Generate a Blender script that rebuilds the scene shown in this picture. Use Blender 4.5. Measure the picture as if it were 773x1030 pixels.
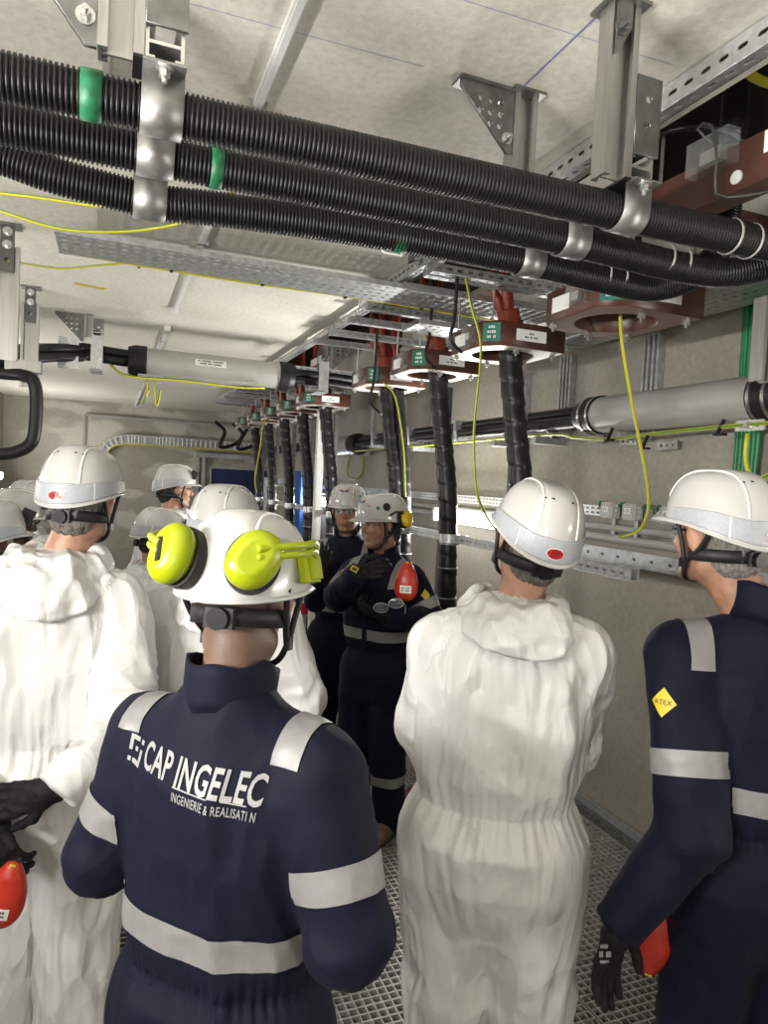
import bpy, bmesh, math, random
import numpy as np
from mathutils import Vector, Matrix
from mathutils.bvhtree import BVHTree

for o in list(bpy.data.objects): bpy.data.objects.remove(o, do_unlink=True)
SC = bpy.context.scene
COL = SC.collection
random.seed(4)
V = Vector
PI = math.pi
R_ = math.radians

# ------------------------------------------------------------------ camera
FPX, CX, CY, CAMH = 700.0, 386.5, 515.0, 1.85
_yaw, _pit, _rol = R_(21.6), R_(-2.47), R_(2.85)
_fwd = V((math.sin(_yaw)*math.cos(_pit), math.cos(_yaw)*math.cos(_pit), math.sin(_pit)))
_rt = V((math.cos(_yaw), -math.sin(_yaw), 0)); _up = _rt.cross(_fwd)
CR = _rt*math.cos(_rol)+_up*math.sin(_rol)
CU = -_rt*math.sin(_rol)+_up*math.cos(_rol)
CAM0 = V((0, 0, CAMH))
cam = bpy.data.cameras.new('camera')
cam.sensor_fit = 'VERTICAL'; cam.sensor_height = 36; cam.lens = FPX/1030*36
cam.clip_start = .05; cam.clip_end = 60
camo = bpy.data.objects.new('camera', cam); COL.objects.link(camo)
camo.matrix_world = Matrix(((CR.x, CU.x, -_fwd.x, 0), (CR.y, CU.y, -_fwd.y, 0), (CR.z, CU.z, -_fwd.z, CAMH), (0, 0, 0, 1)))
SC.camera = camo
def ray(x, y): return CR*((x-CX)/FPX)-CU*((y-CY)/FPX)+_fwd
def px(x, y, ax, v):
    """point on the ray of a pixel: ax 'x','y','z' = plane of that coordinate, 'd' = depth"""
    d = ray(x, y)
    t = v if ax == 'd' else (v-CAM0['xyz'.index(ax)])/d['xyz'.index(ax)]
    return CAM0+d*t

# ------------------------------------------------------------------ world, light, exposure
w = bpy.data.worlds.new('world'); SC.world = w; w.use_nodes = True
w.node_tree.nodes['Background'].inputs[0].default_value = (.9, .95, 1, 1)
w.node_tree.nodes['Background'].inputs[1].default_value = .015
vs = SC.view_settings
vs.view_transform = 'Standard'; vs.look = 'None'; vs.gamma = 1; vs.use_curve_mapping = False
vs.exposure = 0.5
XW, XL, YF, YB, ZC = 2.70, -1.62, 12.7, -3.6, 2.95
def area(name, loc, target, sx, sy, power, col=(1, .975, .93)):
    l = bpy.data.lights.new(name, 'AREA'); l.shape = 'RECTANGLE'; l.size = sx; l.size_y = sy; l.energy = power; l.color = col
    o = bpy.data.objects.new(name, l); COL.objects.link(o); o.location = loc
    o.rotation_euler = (V(target)-V(loc)).to_track_quat('-Z', 'Y').to_euler()
    return o
LAMPS = []   # (wall side, y, z, power) wall-mounted tube luminaires, built further down
for side, y, z, p in (('r', 4.75, 1.60, 62), ('r', .35, 1.72, 12), ('r', 9.0, 1.55, 24),
                      ('l', 11.2, 1.66, 24), ('l', 7.4, 1.9, 13), ('l', 3.9, 1.95, 6), ('l', .6, 1.95, 70), ('l', -2.4, 1.75, 58)):  # last lamp, behind the camera, is unseen and added as fill
    LAMPS.append((side, y, z, p))
    x = XW-.16 if side == 'r' else XL+.16
    area('tube_lamp_light', (x, y, z), (x+(-1 if side == 'r' else 1), y, z+.45), 1.15, .10, p)

# ------------------------------------------------------------------ materials
MATS = {}
def nmat(name):
    m = bpy.data.materials.new(name); m.use_nodes = True
    return m, m.node_tree, m.node_tree.nodes['Principled BSDF']
def setb(b, col=None, rough=None, metal=None, **k):
    if col is not None: b.inputs['Base Color'].default_value = (*col, 1)
    if rough is not None: b.inputs['Roughness'].default_value = rough
    if metal is not None: b.inputs['Metallic'].default_value = metal
    for kk, v in k.items(): b.inputs[kk.replace('_', ' ')].default_value = v
def mat(name, col, rough=.5, metal=0., var=.12, scale=18, bump=0., bscale=60, stretch=(1, 1, 1), rvar=0., **k):
    """principled with noise-varied colour and optional bump, in object coordinates"""
    m, t, b = nmat(name); setb(b, col, rough, metal, **k)
    tc = t.nodes.new('ShaderNodeTexCoord'); mp = t.nodes.new('ShaderNodeMapping'); mp.inputs['Scale'].default_value = stretch
    t.links.new(tc.outputs['Object'], mp.inputs['Vector'])
    if var:
        n = t.nodes.new('ShaderNodeTexNoise'); n.inputs['Scale'].default_value = scale; n.inputs['Detail'].default_value = 4
        t.links.new(mp.outputs[0], n.inputs['Vector'])
        r = t.nodes.new('ShaderNodeValToRGB')
        r.color_ramp.elements[0].position = .3; r.color_ramp.elements[1].position = .7
        r.color_ramp.elements[0].color = (*[c*(1-var) for c in col], 1); r.color_ramp.elements[1].color = (*[min(1, c*(1+var)) for c in col], 1)
        t.links.new(n.outputs['Fac'], r.inputs[0]); t.links.new(r.outputs[0], b.inputs['Base Color'])
        if rvar:
            mr = t.nodes.new('ShaderNodeMapRange'); mr.inputs[3].default_value = rough-rvar; mr.inputs[4].default_value = rough+rvar
            t.links.new(n.outputs['Fac'], mr.inputs[0]); t.links.new(mr.outputs[0], b.inputs['Roughness'])
    if bump:
        n2 = t.nodes.new('ShaderNodeTexNoise'); n2.inputs['Scale'].default_value = bscale; n2.inputs['Detail'].default_value = 5
        t.links.new(mp.outputs[0], n2.inputs['Vector'])
        bp = t.nodes.new('ShaderNodeBump'); bp.inputs['Strength'].default_value = bump; bp.inputs['Distance'].default_value = .01
        t.links.new(n2.outputs['Fac'], bp.inputs['Height']); t.links.new(bp.outputs[0], b.inputs['Normal'])
    MATS[name] = m; return m
def concrete(name, base, dark, patch, sc=1.0, rough=.85, stain=.5):
    m, t, b = nmat(name); setb(b, base, rough)
    tc = t.nodes.new('ShaderNodeTexCoord')
    def noise(s, d, st=(1, 1, 1), dist=0):
        mp = t.nodes.new('ShaderNodeMapping'); mp.inputs['Scale'].default_value = st
        t.links.new(tc.outputs['Object'], mp.inputs[0])
        n = t.nodes.new('ShaderNodeTexNoise'); n.inputs['Scale'].default_value = s; n.inputs['Detail'].default_value = d; n.inputs['Distortion'].default_value = dist
        t.links.new(mp.outputs[0], n.inputs['Vector']); return n
    def ramp(src, a, bb, ca, cb):
        r = t.nodes.new('ShaderNodeValToRGB'); r.color_ramp.elements[0].position = a; r.color_ramp.elements[1].position = bb
        r.color_ramp.elements[0].color = (*ca, 1); r.color_ramp.elements[1].color = (*cb, 1); t.links.new(src, r.inputs[0]); return r.outputs[0]
    def mix(kind, fac, a, bb):
        mx = t.nodes.new('ShaderNodeMix'); mx.data_type = 'RGBA'; mx.blend_type = kind
        if isinstance(fac, float): mx.inputs[0].default_value = fac
        else: t.links.new(fac, mx.inputs[0])
        for s, v in ((6, a), (7, bb)):
            if isinstance(v, tuple): mx.inputs[s].default_value = (*v, 1)
            else: t.links.new(v, mx.inputs[s])
        return mx.outputs[2]
    c = ramp(noise(1.1*sc, 6, dist=.6).outputs['Fac'], .3, .7, dark, base)
    c = mix('MIX', ramp(noise(.8*sc, 3, (1, 1, 2.2), .4).outputs['Fac'], .52, .60, (0, 0, 0), (stain,)*3), c, patch)
    fine = noise(38*sc, 4)
    c = mix('MULTIPLY', .55, c, ramp(fine.outputs['Fac'], .3, .75, (.72,)*3, (1.08,)*3))
    sp = noise(140*sc, 2)
    c = mix('MULTIPLY', .6, c, ramp(sp.outputs['Fac'], .28, .36, (.55,)*3, (1,)*3))
    t.links.new(c, b.inputs['Base Color'])
    bp = t.nodes.new('ShaderNodeBump'); bp.inputs['Strength'].default_value = .25; bp.inputs['Distance'].default_value = .006
    t.links.new(fine.outputs['Fac'], bp.inputs['Height']); t.links.new(bp.outputs[0], b.inputs['Normal'])
    MATS[name] = m; return m
concrete('ceil_concrete', (.74, .71, .63), (.68, .65, .57), (.78, .755, .68), 1.0, .8, .5)
concrete('wall_concrete', (.40, .375, .32), (.31, .29, .245), (.45, .425, .37), .8, .8, .5)
concrete('far_concrete', (.44, .42, .36), (.33, .31, .26), (.60, .58, .51), 1.3, .8, .8)
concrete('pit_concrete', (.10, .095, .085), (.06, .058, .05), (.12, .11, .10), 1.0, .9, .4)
mat('galv', (.50, .515, .52), .46, .7, .22, 30, .06, 50, rvar=.1)
mat('galv_bright', (.66, .68, .69), .36, .8, .15, 40, .05, 60, rvar=.1)
mat('galv_dark', (.12, .125, .12), .5, .6, .2, 30)
mat('grating', (.46, .455, .43), .45, .55, .18, 25, .05, 80)
mat('alu', (.44, .435, .41), .38, .9, .12, 9, .05, 40, stretch=(8, 8, .6), rvar=.08)
mat('alu_edge', (.72, .71, .68), .3, .9, .08, 20)
mat('steel_plate', (.22, .22, .215), .4, .9, .25, 22, .06, 30, rvar=.1)
mat('strap_steel', (.30, .30, .29), .46, .85, .2, 14, .08, 30, rvar=.1)
mat('bolt', (.60, .60, .58), .3, .95, .1, 60)
mat('black_plastic', (.008, .008, .0085), .42, 0, .25, 40, Specular_IOR_Level=.32)
mat('black_rubber', (.012, .012, .0135), .45, 0, .3, 30, .1, 60, Specular_IOR_Level=.35)
mat('cable_black', (.012, .012, .0135), .36, 0, .3, 24, .12, 40, Specular_IOR_Level=.38)
mat('tie_grey', (.45, .45, .43), .4, .2, .1, 60)
mat('tape_green', (.008, .13, .05), .5, 0, .3, 50, .2, 40)
mat('ct_brown', (.078, .029, .020), .38, 0, .16, 12, .05, 60)
mat('ct_under', (.13, .062, .046), .5, 0, .15, 14)
mat('ct_under_lit', (.60, .58, .53), .5, .2, .1, 14)  # pale tone puts the light on the transformer undersides into the colour
mat('label_white', (.80, .80, .77), .45, 0, .04, 20)
mat('label_green', (.012, .17, .12), .4, 0, .08, 20)
mat('red_cable', (.23, .030, .014), .42, 0, .2, 25, .1, 40)
mat('pipe_grey', (.40, .40, .375), .38, .1, .08, 5, .03, 40)
mat('yellow', (.62, .50, .03), .4, 0, .1, 30)
mat('green_cable', (.015, .19, .07), .4, 0, .2, 30)
mat('box_grey', (.46, .47, .46), .5, 0, .06, 20)
mat('white_paint', (.80, .80, .78), .4, 0, .05, 20)
mat('board_blue', (.012, .018, .10), .5, 0, .12, 6)
mat('cabinet_blue', (.02, .11, .42), .4, 0, .08, 8)
mat('red_paint', (.50, .018, .012), .3, 0, .1, 20)
mat('dark_red', (.20, .012, .014), .5, 0, .2, 30)
mat('copper', (.45, .20, .10), .4, .8, .2, 40)
mat('ink', (.03, .03, .03), .6, 0, 0)
mat('chalk_blue', (.22, .23, .48), .9, 0, .25, 60)
mat('ink_white', (.80, .80, .78), .6, 0, 0)
m, t, b = nmat('clear'); setb(b, (.75, .78, .78), .08, 0); b.inputs['Alpha'].default_value = .13; MATS['clear'] = m
m, t, b = nmat('tube_glow'); setb(b, (1, 1, 1), .4); b.inputs['Emission Color'].default_value = (1, .97, .9, 1); b.inputs['Emission Strength'].default_value = 10; MATS['tube_glow'] = m
def earth_wire():
    m, t, b = nmat('earth_wire'); setb(b, (.5, .5, .03), .4)
    uv = t.nodes.new('ShaderNodeUVMap'); s = t.nodes.new('ShaderNodeSeparateXYZ'); t.links.new(uv.outputs[0], s.inputs[0])
    r = t.nodes.new('ShaderNodeValToRGB'); r.color_ramp.interpolation = 'CONSTANT'
    e = r.color_ramp.elements; e[0].color = (.60, .55, .035, 1); e[1].position = .36; e[1].color = (.05, .22, .04, 1)
    for p, c in ((.5, (.60, .55, .035, 1)), (.86, (.05, .22, .04, 1))): q = e.new(p); q.color = c
    t.links.new(s.outputs[1], r.inputs[0]); t.links.new(r.outputs[0], b.inputs['Base Color']); MATS['earth_wire'] = m
earth_wire()

# ------------------------------------------------------------------ builders
def tag(o, label=None, cat=None, group=None, kind=None):
    for k, v in (('label', label), ('category', cat), ('group', group), ('kind', kind)):
        if v: o[k] = v
    return o
def wm(o):
    return (wm(o.parent) @ o.matrix_parent_inverse @ o.matrix_basis) if o.parent else o.matrix_basis.copy()
LOCAL = [False]      # True while a thing is authored in its own frame, False while its meshes are in room coordinates
def link(name, me, parent=None):
    o = bpy.data.objects.new(name, me); COL.objects.link(o)
    if parent:
        o.parent = parent
        if not LOCAL[0]: o.matrix_parent_inverse = wm(parent).inverted()
    return o
def thing(name, label, cat, loc=(0, 0, 0), rz=0, group=None):
    o = link(name, None); o.location = loc; o.rotation_euler = (0, 0, rz); o.empty_display_size = .05
    return tag(o, label, cat, group)
class MB:
    def __init__(s): s.v = []; s.f = []; s.uv = None; s.fm = []; s.mi = 0
    def add(s, vs, fs):
        n = len(s.v); s.v += [tuple(p) for p in vs]; s.f += [tuple(i+n for i in f) for f in fs]; s.fm += [s.mi]*len(fs); return s
    def box(s, c, d, R=None, ch=0.):
        """box with centre c, full size d; ch>0 chamfers the vertical edges in plan"""
        hx, hy, hz = d[0]/2, d[1]/2, d[2]/2
        if ch: pl = [(-hx+ch, -hy), (hx-ch, -hy), (hx, -hy+ch), (hx, hy-ch), (hx-ch, hy), (-hx+ch, hy), (-hx, hy-ch), (-hx, -hy+ch)]
        else: pl = [(-hx, -hy), (hx, -hy), (hx, hy), (-hx, hy)]
        n = len(pl); vs = [V((x, y, z)) for z in (-hz, hz) for x, y in pl]
        if R is not None: vs = [R @ p for p in vs]
        vs = [p+V(c) for p in vs]
        fs = [tuple(range(n))[::-1], tuple(range(n, 2*n))]+[(i, (i+1) % n, n+(i+1) % n, n+i) for i in range(n)]
        return s.add(vs, fs)
    def b2(s, a, b): 
        a = V(a); b = V(b); return s.box((a+b)/2, [abs(q) for q in (b-a)])
    def cyl(s, a, b, r, seg=14, r2=None, caps=True):
        a = V(a); b = V(b); ax = (b-a).normalized(); u = ax.orthogonal().normalized(); w_ = ax.cross(u); r2 = r if r2 is None else r2
        vs = [a+(u*math.cos(2*PI*i/seg)+w_*math.sin(2*PI*i/seg))*r for i in range(seg)]+[b+(u*math.cos(2*PI*i/seg)+w_*math.sin(2*PI*i/seg))*r2 for i in range(seg)]
        fs = [(i, (i+1) % seg, seg+(i+1) % seg, seg+i) for i in range(seg)]
        if caps: fs += [tuple(range(seg))[::-1], tuple(range(seg, 2*seg))]
        return s.add(vs, fs)
    def prism(s, poly, o, ux, uy, ax, caps=True):
        """polygon (2D) in frame o,ux,uy swept along vector ax"""
        o = V(o); ux = V(ux); uy = V(uy); ax = V(ax); n = len(poly)
        vs = [o+ux*p[0]+uy*p[1] for p in poly]; vs += [p+ax for p in vs]
        fs = [(i, (i+1) % n, n+(i+1) % n, n+i) for i in range(n)]
        if caps: fs += [tuple(range(n))[::-1], tuple(range(n, 2*n))]
        return s.add(vs, fs)
    def bolt(s, c, ax, r=.009, h=.012):
        c = V(c); ax = V(ax).normalized(); s.cyl(c, c+ax*.003, r*1.6, 14); s.cyl(c+ax*.003, c+ax*(.003+h), r, 6); return s.cyl(c+ax*h, c+ax*(h*1.9), r*.5, 8)
    def mesh(s, name, mats, smooth=False, weld=False):
        me = bpy.data.meshes.new(name); me.from_pydata(s.v, [], s.f)
        for m_ in (mats if isinstance(mats, (list, tuple)) else [mats]): me.materials.append(MATS[m_])
        if any(s.fm): me.polygons.foreach_set('material_index', s.fm)
        bm = bmesh.new(); bm.from_mesh(me); bmesh.ops.recalc_face_normals(bm, faces=bm.faces); bm.to_mesh(me); bm.free()
        if smooth: me.polygons.foreach_set('use_smooth', [True]*len(me.polygons)); me.set_sharp_from_angle(angle=R_(40))
        me.update(); return me
    def obj(s, name, mats, parent=None, smooth=False): return link(name, s.mesh(name, mats, smooth), parent)
def cat_path(pts, step=.02):
    pts = [V(p) for p in pts]
    if len(pts) == 2: return [pts[0].lerp(pts[1], i/max(1, int((pts[1]-pts[0]).length/step))) for i in range(max(1, int((pts[1]-pts[0]).length/step))+1)]
    P = [pts[0]*2-pts[1]]+pts+[pts[-1]*2-pts[-2]]; out = []
    for i in range(1, len(P)-2):
        n = max(2, int((P[i+1]-P[i]).length/step))
        for k in range(n):
            u = k/n; a, b_, c, d = P[i-1:i+3]
            out.append(.5*((2*b_)+(c-a)*u+(2*a-5*b_+4*c-d)*u*u+(3*b_-a-3*c+d)*u**3))
    out.append(pts[-1]); return out
def sweep(name, path, r, mats, parent=None, seg=10, rfun=None, caps=True):
    """tube along a list of points; r may vary through rfun(s, theta)"""
    P = np.array([tuple(p) for p in path]); n = len(P)
    T = np.gradient(P, axis=0); T /= np.linalg.norm(T, axis=1)[:, None]+1e-12
    S = np.concatenate([[0], np.cumsum(np.linalg.norm(np.diff(P, axis=0), axis=1))])
    U = np.zeros_like(P); u = np.cross(T[0], [0.3, .2, 1.]); 
    if np.linalg.norm(u) < .2: u = np.cross(T[0], [1., 0, 0])
    for i in range(n):
        u = u-T[i]*np.dot(u, T[i]); u /= np.linalg.norm(u); U[i] = u
    W = np.cross(T, U); th = np.arange(seg)*2*PI/seg
    rr = np.full((n, seg), r, float) if rfun is None else rfun(S[:, None], th[None, :])*np.ones((n, seg))
    vs = P[:, None, :]+rr[..., None]*(np.cos(th)[None, :, None]*U[:, None, :]+np.sin(th)[None, :, None]*W[:, None, :])
    vs = vs.reshape(-1, 3); idx = np.arange(n*seg).reshape(n, seg)
    a = idx[:-1]; b_ = np.roll(idx, -1, 1)[:-1]; c = np.roll(idx, -1, 1)[1:]; d = idx[1:]
    q = np.stack([a, b_, c, d], -1).reshape(-1, 4)
    fs = [tuple(x) for x in q.tolist()]
    if caps: fs += [tuple(range(seg))[::-1], tuple(range((n-1)*seg, n*seg))]
    me = bpy.data.meshes.new(name); me.from_pydata(vs.tolist(), [], fs)
    for m_ in (mats if isinstance(mats, (list, tuple)) else [mats]): me.materials.append(MATS[m_])
    uv = me.uv_layers.new(name='UVMap'); nq = len(q)
    jj = np.tile(np.arange(seg), n-1); ii = np.repeat(np.arange(n-1), seg)
    uu = np.stack([S[ii], S[ii], S[ii+1], S[ii+1]], -1); vv = np.stack([jj/seg, (jj+1)/seg, (jj+1)/seg, jj/seg], -1)
    full = np.zeros((len(me.loops), 2), np.float32); full[:nq*4, 0] = uu.ravel(); full[:nq*4, 1] = vv.ravel()
    uv.data.foreach_set('uv', full.ravel())
    me.polygons.foreach_set('use_smooth', [True]*len(me.polygons)); me.update()
    return link(name, me, parent)
def plate_mesh(name, outer, holes, th, mats, bevel=0):
    """flat plate with holes (filled 2D curve), in its own XY plane, thickness th centred on z=0"""
    cu = bpy.data.curves.new('tmp', 'CURVE'); cu.dimensions = '2D'; cu.fill_mode = 'BOTH'; cu.extrude = th/2; cu.bevel_depth = bevel; cu.bevel_resolution = 0
    for poly in [outer]+list(holes):
        sp = cu.splines.new('POLY'); sp.points.add(len(poly)-1); sp.use_cyclic_u = True
        for p, q in zip(sp.points, poly): p.co = (q[0], q[1], 0, 1)
    o = bpy.data.objects.new('tmp', cu); COL.objects.link(o)
    me = bpy.data.meshes.new_from_object(o.evaluated_get(bpy.context.evaluated_depsgraph_get())); me.name = name
    bpy.data.objects.remove(o); bpy.data.curves.remove(cu)
    me.materials.clear()
    for m_ in (mats if isinstance(mats, (list, tuple)) else [mats]): me.materials.append(MATS[m_])
    return me
def circ(x, y, r, n=12): return [(x+r*math.cos(2*PI*i/n), y+r*math.sin(2*PI*i/n)) for i in range(n)]
def slot(x, y, L, W, n=4):
    r = W/2; a = L/2-r
    return [(x+a+r*math.cos(t), y+r*math.sin(t)) for t in [(-.5+i/n)*PI for i in range(n+1)]]+[(x-a+r*math.cos(t), y+r*math.sin(t)) for t in [(.5+i/n)*PI for i in range(n+1)]]
def frame(o, ux, uy):
    """matrix placing a local XY plate at o with axes ux, uy"""
    ux = V(ux).normalized(); uy = V(uy).normalized(); uz = ux.cross(uy)
    return Matrix(((ux.x, uy.x, uz.x, o[0]), (ux.y, uy.y, uz.y, o[1]), (ux.z, uy.z, uz.z, o[2]), (0, 0, 0, 1)))
def place(name, me, M, parent=None):
    o = link(name, me, parent); o.matrix_basis = M; return o
def text_mesh(body, size, mats, th=.0006, align='CENTER', spacing=1.0, font_shear=0, bold=0.):
    cu = bpy.data.curves.new('tmp', 'FONT'); cu.body = body; cu.size = size; cu.align_x = align; cu.align_y = 'CENTER'; cu.extrude = th; cu.space_character = spacing; cu.shear = font_shear; cu.offset = bold; cu.resolution_u = 3
    o = bpy.data.objects.new('tmp', cu); COL.objects.link(o)
    me = bpy.data.meshes.new_from_object(o.evaluated_get(bpy.context.evaluated_depsgraph_get())); me.name = 'lettering'
    bpy.data.objects.remove(o); bpy.data.curves.remove(cu)
    me.materials.clear(); me.materials.append(MATS[mats]); return me
def struct(o): o['kind'] = 'structure'; return o

def print_lines(words, h, gap, matn):
    """rows of small word-shaped marks for print too small to read: words = list of rows of word widths"""
    g = MB(); n = len(words)
    for r, row in enumerate(words):
        L = sum(row)+gap*(len(row)-1); x = -L/2; y = ((n-1)/2-r)*h*1.75
        for w_ in row:
            k = max(2, int(w_/(h*.75))); cw = w_/k
            for i in range(k): g.add([(x+i*cw, y-h/2, 0), (x+i*cw+cw*.72, y-h/2, 0), (x+i*cw+cw*.72, y+h/2*(.7+.3*((i*7+r) % 2)), 0), (x+i*cw, y+h/2, 0)], [(0, 1, 2, 3)])
            x += w_+gap
    return g.mesh('small_print', matn)

# ================================================================== the room
ceil_ = MB()
ZR = 3.75
ceil_.b2((XL-.2, YB-.2, ZC), (1.51, YF+.2, ZC+.32)); ceil_.b2((2.42, YB-.2, ZC), (XW+.2, YF+.2, ZC+.32))
ceil_.b2((1.51, 10.6, ZC), (2.42, YF+.2, ZC+.32)); ceil_.b2((1.51, YB-.2, ZC), (2.42, .2, ZC+.32))
CEIL = struct(ceil_.obj('ceiling', 'ceil_concrete'))
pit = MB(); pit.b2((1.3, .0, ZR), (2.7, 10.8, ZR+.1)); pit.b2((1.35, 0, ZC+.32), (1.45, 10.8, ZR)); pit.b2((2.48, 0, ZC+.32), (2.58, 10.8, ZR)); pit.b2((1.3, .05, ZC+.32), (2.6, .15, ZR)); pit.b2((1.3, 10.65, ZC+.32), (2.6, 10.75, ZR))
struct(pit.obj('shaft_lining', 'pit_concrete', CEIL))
struct(MB().b2((XW, YB-.2, -.3), (XW+.2, YF+.2, ZC)).obj('wall_right', 'wall_concrete'))
struct(MB().b2((XL-.2, YB-.2, -.3), (XL, YF+.2, ZC)).obj('wall_left', 'wall_concrete'))
WF = struct(MB().b2((XL, YF, -.3), (XW, YF+.2, ZC)).obj('wall_far', 'far_concrete'))
struct(MB().b2((XL, YB-.2, -.3), (XW, YB, ZC)).obj('wall_back', 'wall_concrete'))
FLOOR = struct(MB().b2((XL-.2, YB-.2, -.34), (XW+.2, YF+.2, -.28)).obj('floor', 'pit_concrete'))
# grating panels: bearing bars and cross bars, each panel one piece of the floor
def grating_mesh(wx, wy, pitch=.0333):
    g = MB()
    nx = int(round(wx/pitch)); ny = int(round(wy/pitch))
    for i in range(1, ny): g.b2((0, i*pitch-.0035, -.026), (wx, i*pitch+.0035, -.001))
    for i in range(1, nx): g.b2((i*pitch-.0025, 0, -.018), (i*pitch+.0025, wy, -.0005))
    for x0 in (0, wx-.005): g.b2((x0, 0, -.03), (x0+.005, wy, 0))
    for y0 in (0, wy-.006): g.b2((0, y0, -.03), (wx, y0+.006, 0))
    return g.mesh('grating_panel', 'grating')
GX = [XL, -.68, .26, 1.655, 2.575]
gm = {}
yy = [YB+.02+i*.997 for i in range(17)]
off = (2.705-yy[6])
for i in range(4):
    x0, x1 = GX[i]+.003, GX[i+1]-.003
    for y0 in yy:
        y0 += off-.997 if True else 0
        k = round(x1-x0, 3)
        if k not in gm: gm[k] = grating_mesh(k, .99)
        if y0+.99 > YF or y0 < YB: continue
        o = link('grating_panel', gm[k], FLOOR); o.location = (x0, y0, 0)
# floor beams carrying the grating
fb = MB()
for x in GX: fb.b2((x-.03, YB, -.28), (x+.03, YF, -.031))
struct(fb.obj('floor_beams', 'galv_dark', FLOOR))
# slotted edge channel and bright angle along the right wall
n = 150
ch = struct(place('baseboard_right', plate_mesh('baseboard_right', [(0, 0), (14.9, 0), (14.9, .088), (0, .088)], [slot(.08+i*.1, .044, .062, .016) for i in range(n-2)], .004, 'galv_dark'), frame((XW-.035, -2.4, .004), (0, 1, 0), (-1, 0, 0))))
struct(MB().b2((XW-.035, -2.4, 0), (XW-.018, 12.5, .05)).obj('trim_1', 'galv_bright'))
struct(MB().b2((XW-.125, -2.4, -.02), (XW-.035, 12.5, -.006)).obj('trim_2', 'label_white'))

# ------------------------------------------------------------------ wall lamps
def lamp(side, y, z, label):
    s = 1 if side == 'r' else -1; x = (XW if side == 'r' else XL)
    t_ = thing('tube_light', label, 'lamp', (x, y, z), group='tube lights on the walls')
    MB().b2((x-s*.02, y-.64, z-.05), (x-s*.075, y+.64, z+.05)).obj('housing', 'box_grey', t_)
    [MB().b2((x, y+e, z-.03), (x-s*.02, y+e+.04, z+.03)).obj('bracket', 'galv', t_) for e in (-.4, .36)]
    MB().prism([(-.055, 0), (.055, 0), (.052, .035), (.035, .055), (-.035, .055), (-.052, .035)], (x-s*.075, y-.58, z), (0, 0, 1), (-s, 0, 0), (0, 1.16, 0)).obj('diffuser', 'tube_glow', t_)
    for e in (-1, 1): MB().b2((x-s*.075, y+e*.6-.02, z-.056), (x-s*.132, y+e*.6+.02, z+.056)).obj('end_cap', 'box_grey', t_)
LL = {('r', 4.75): 'lit light fitting on the right wall behind the black power cables', ('r', .35): 'light fitting on the right wall beside the photographer', ('r', 9.0): 'light fitting far along the right wall past the white post',
      ('l', 11.2): 'light fitting low on the left wall near the far corner', ('l', 7.4): 'light fitting on the left wall level with the ceiling pipe', ('l', 3.9): 'light fitting on the left wall level with the hanging struts', ('l', .6): 'light fitting on the left wall nearest the photographer', ('l', -2.4): 'light fitting on the left wall behind the photographer'}
for s_, y, z, p in LAMPS: lamp(s_, y, z, LL[(s_, y)])

# ================================================================== overhead ducts
ZD, RD = 2.515, .0415
DY = [1.395, 1.588, 1.79]
def dyx(i, x): return DY[i]-(.022 if i == 0 else .008)*max(0, x)/1.1*1.2
PITCH = .0092
def rib_path(pts):
    """points along the duct at the four corners of every rib"""
    P_ = np.array([tuple(p) for p in cat_path(pts, .01)]); S_ = np.concatenate([[0], np.cumsum(np.linalg.norm(np.diff(P_, axis=0), axis=1))])
    q = (np.arange(int(S_[-1]/PITCH))[:, None]+np.array([.0, .10, .52, .62])[None, :]).ravel()*PITCH
    return [V([np.interp(v, S_, P_[:, k]) for k in range(3)]) for v in q]
def ribs(s, th):
    k = np.arange(len(s)) % 4
    return np.where((k == 1) | (k == 2), RD, RD-.0045)[:, None]
def duct(pts, label):
    d_ = thing('corrugated_duct', label, 'duct', pts[0], group='ribbed cable ducts under the ceiling')
    sweep('ribbed_tube', rib_path(pts), RD, 'black_plastic', d_, 18, ribs); return d_
D1 = duct([(-1.5, DY[0]+.02, ZD+.01), (-.5, DY[0]+.008, ZD), (0, DY[0], ZD), (.55, dyx(0, .55), ZD), (1.1, dyx(0, 1.1), ZD), (1.6, dyx(0, 1.6), ZD+.002), (2.1, dyx(0, 2.1), ZD+.01), (2.5, dyx(0, 2.5), ZD+.03)], 'topmost and nearest of the three black ribbed ducts crossing overhead')
D2 = duct([(-1.5, DY[1]-.03, ZD+.02), (-.6, DY[1]-.01, ZD), (0, DY[1], ZD), (.6, dyx(1, .6), ZD), (1.1, dyx(1, 1.1), ZD), (1.5, dyx(1, 1.5), ZD-.012), (1.68, DY[1]-.05, ZD-.005), (1.82, DY[1]-.14, ZD+.06), (1.90, DY[1]-.22, ZD+.2), (1.92, DY[1]-.24, ZD+.5), (1.92, DY[1]-.24, ZD+.9)], 'middle black ribbed duct overhead, curving up toward the shaft at its right end')
D3 = duct([px(-170, 105, 'y', DY[2]), px(-60, 137, 'y', DY[2]), px(0, 156, 'y', DY[2]), px(60, 178, 'y', DY[2]), px(131, 197, 'y', DY[2]), (.10, DY[2], ZD-.024), (.25, DY[2], ZD-.012), (.6, dyx(2, .6), ZD), (1.1, dyx(2, 1.1), ZD), (1.4, dyx(2, 1.4), ZD-.012), (1.58, DY[2]-.02, ZD-.012), (1.72, DY[2]-.06, ZD+.05), (1.79, DY[2]-.08, ZD+.18), (1.80, DY[2]-.08, ZD+.5), (1.80, DY[2]-.08, ZD+.9)], 'lowest and farthest of the three black ribbed ducts overhead')
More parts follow.
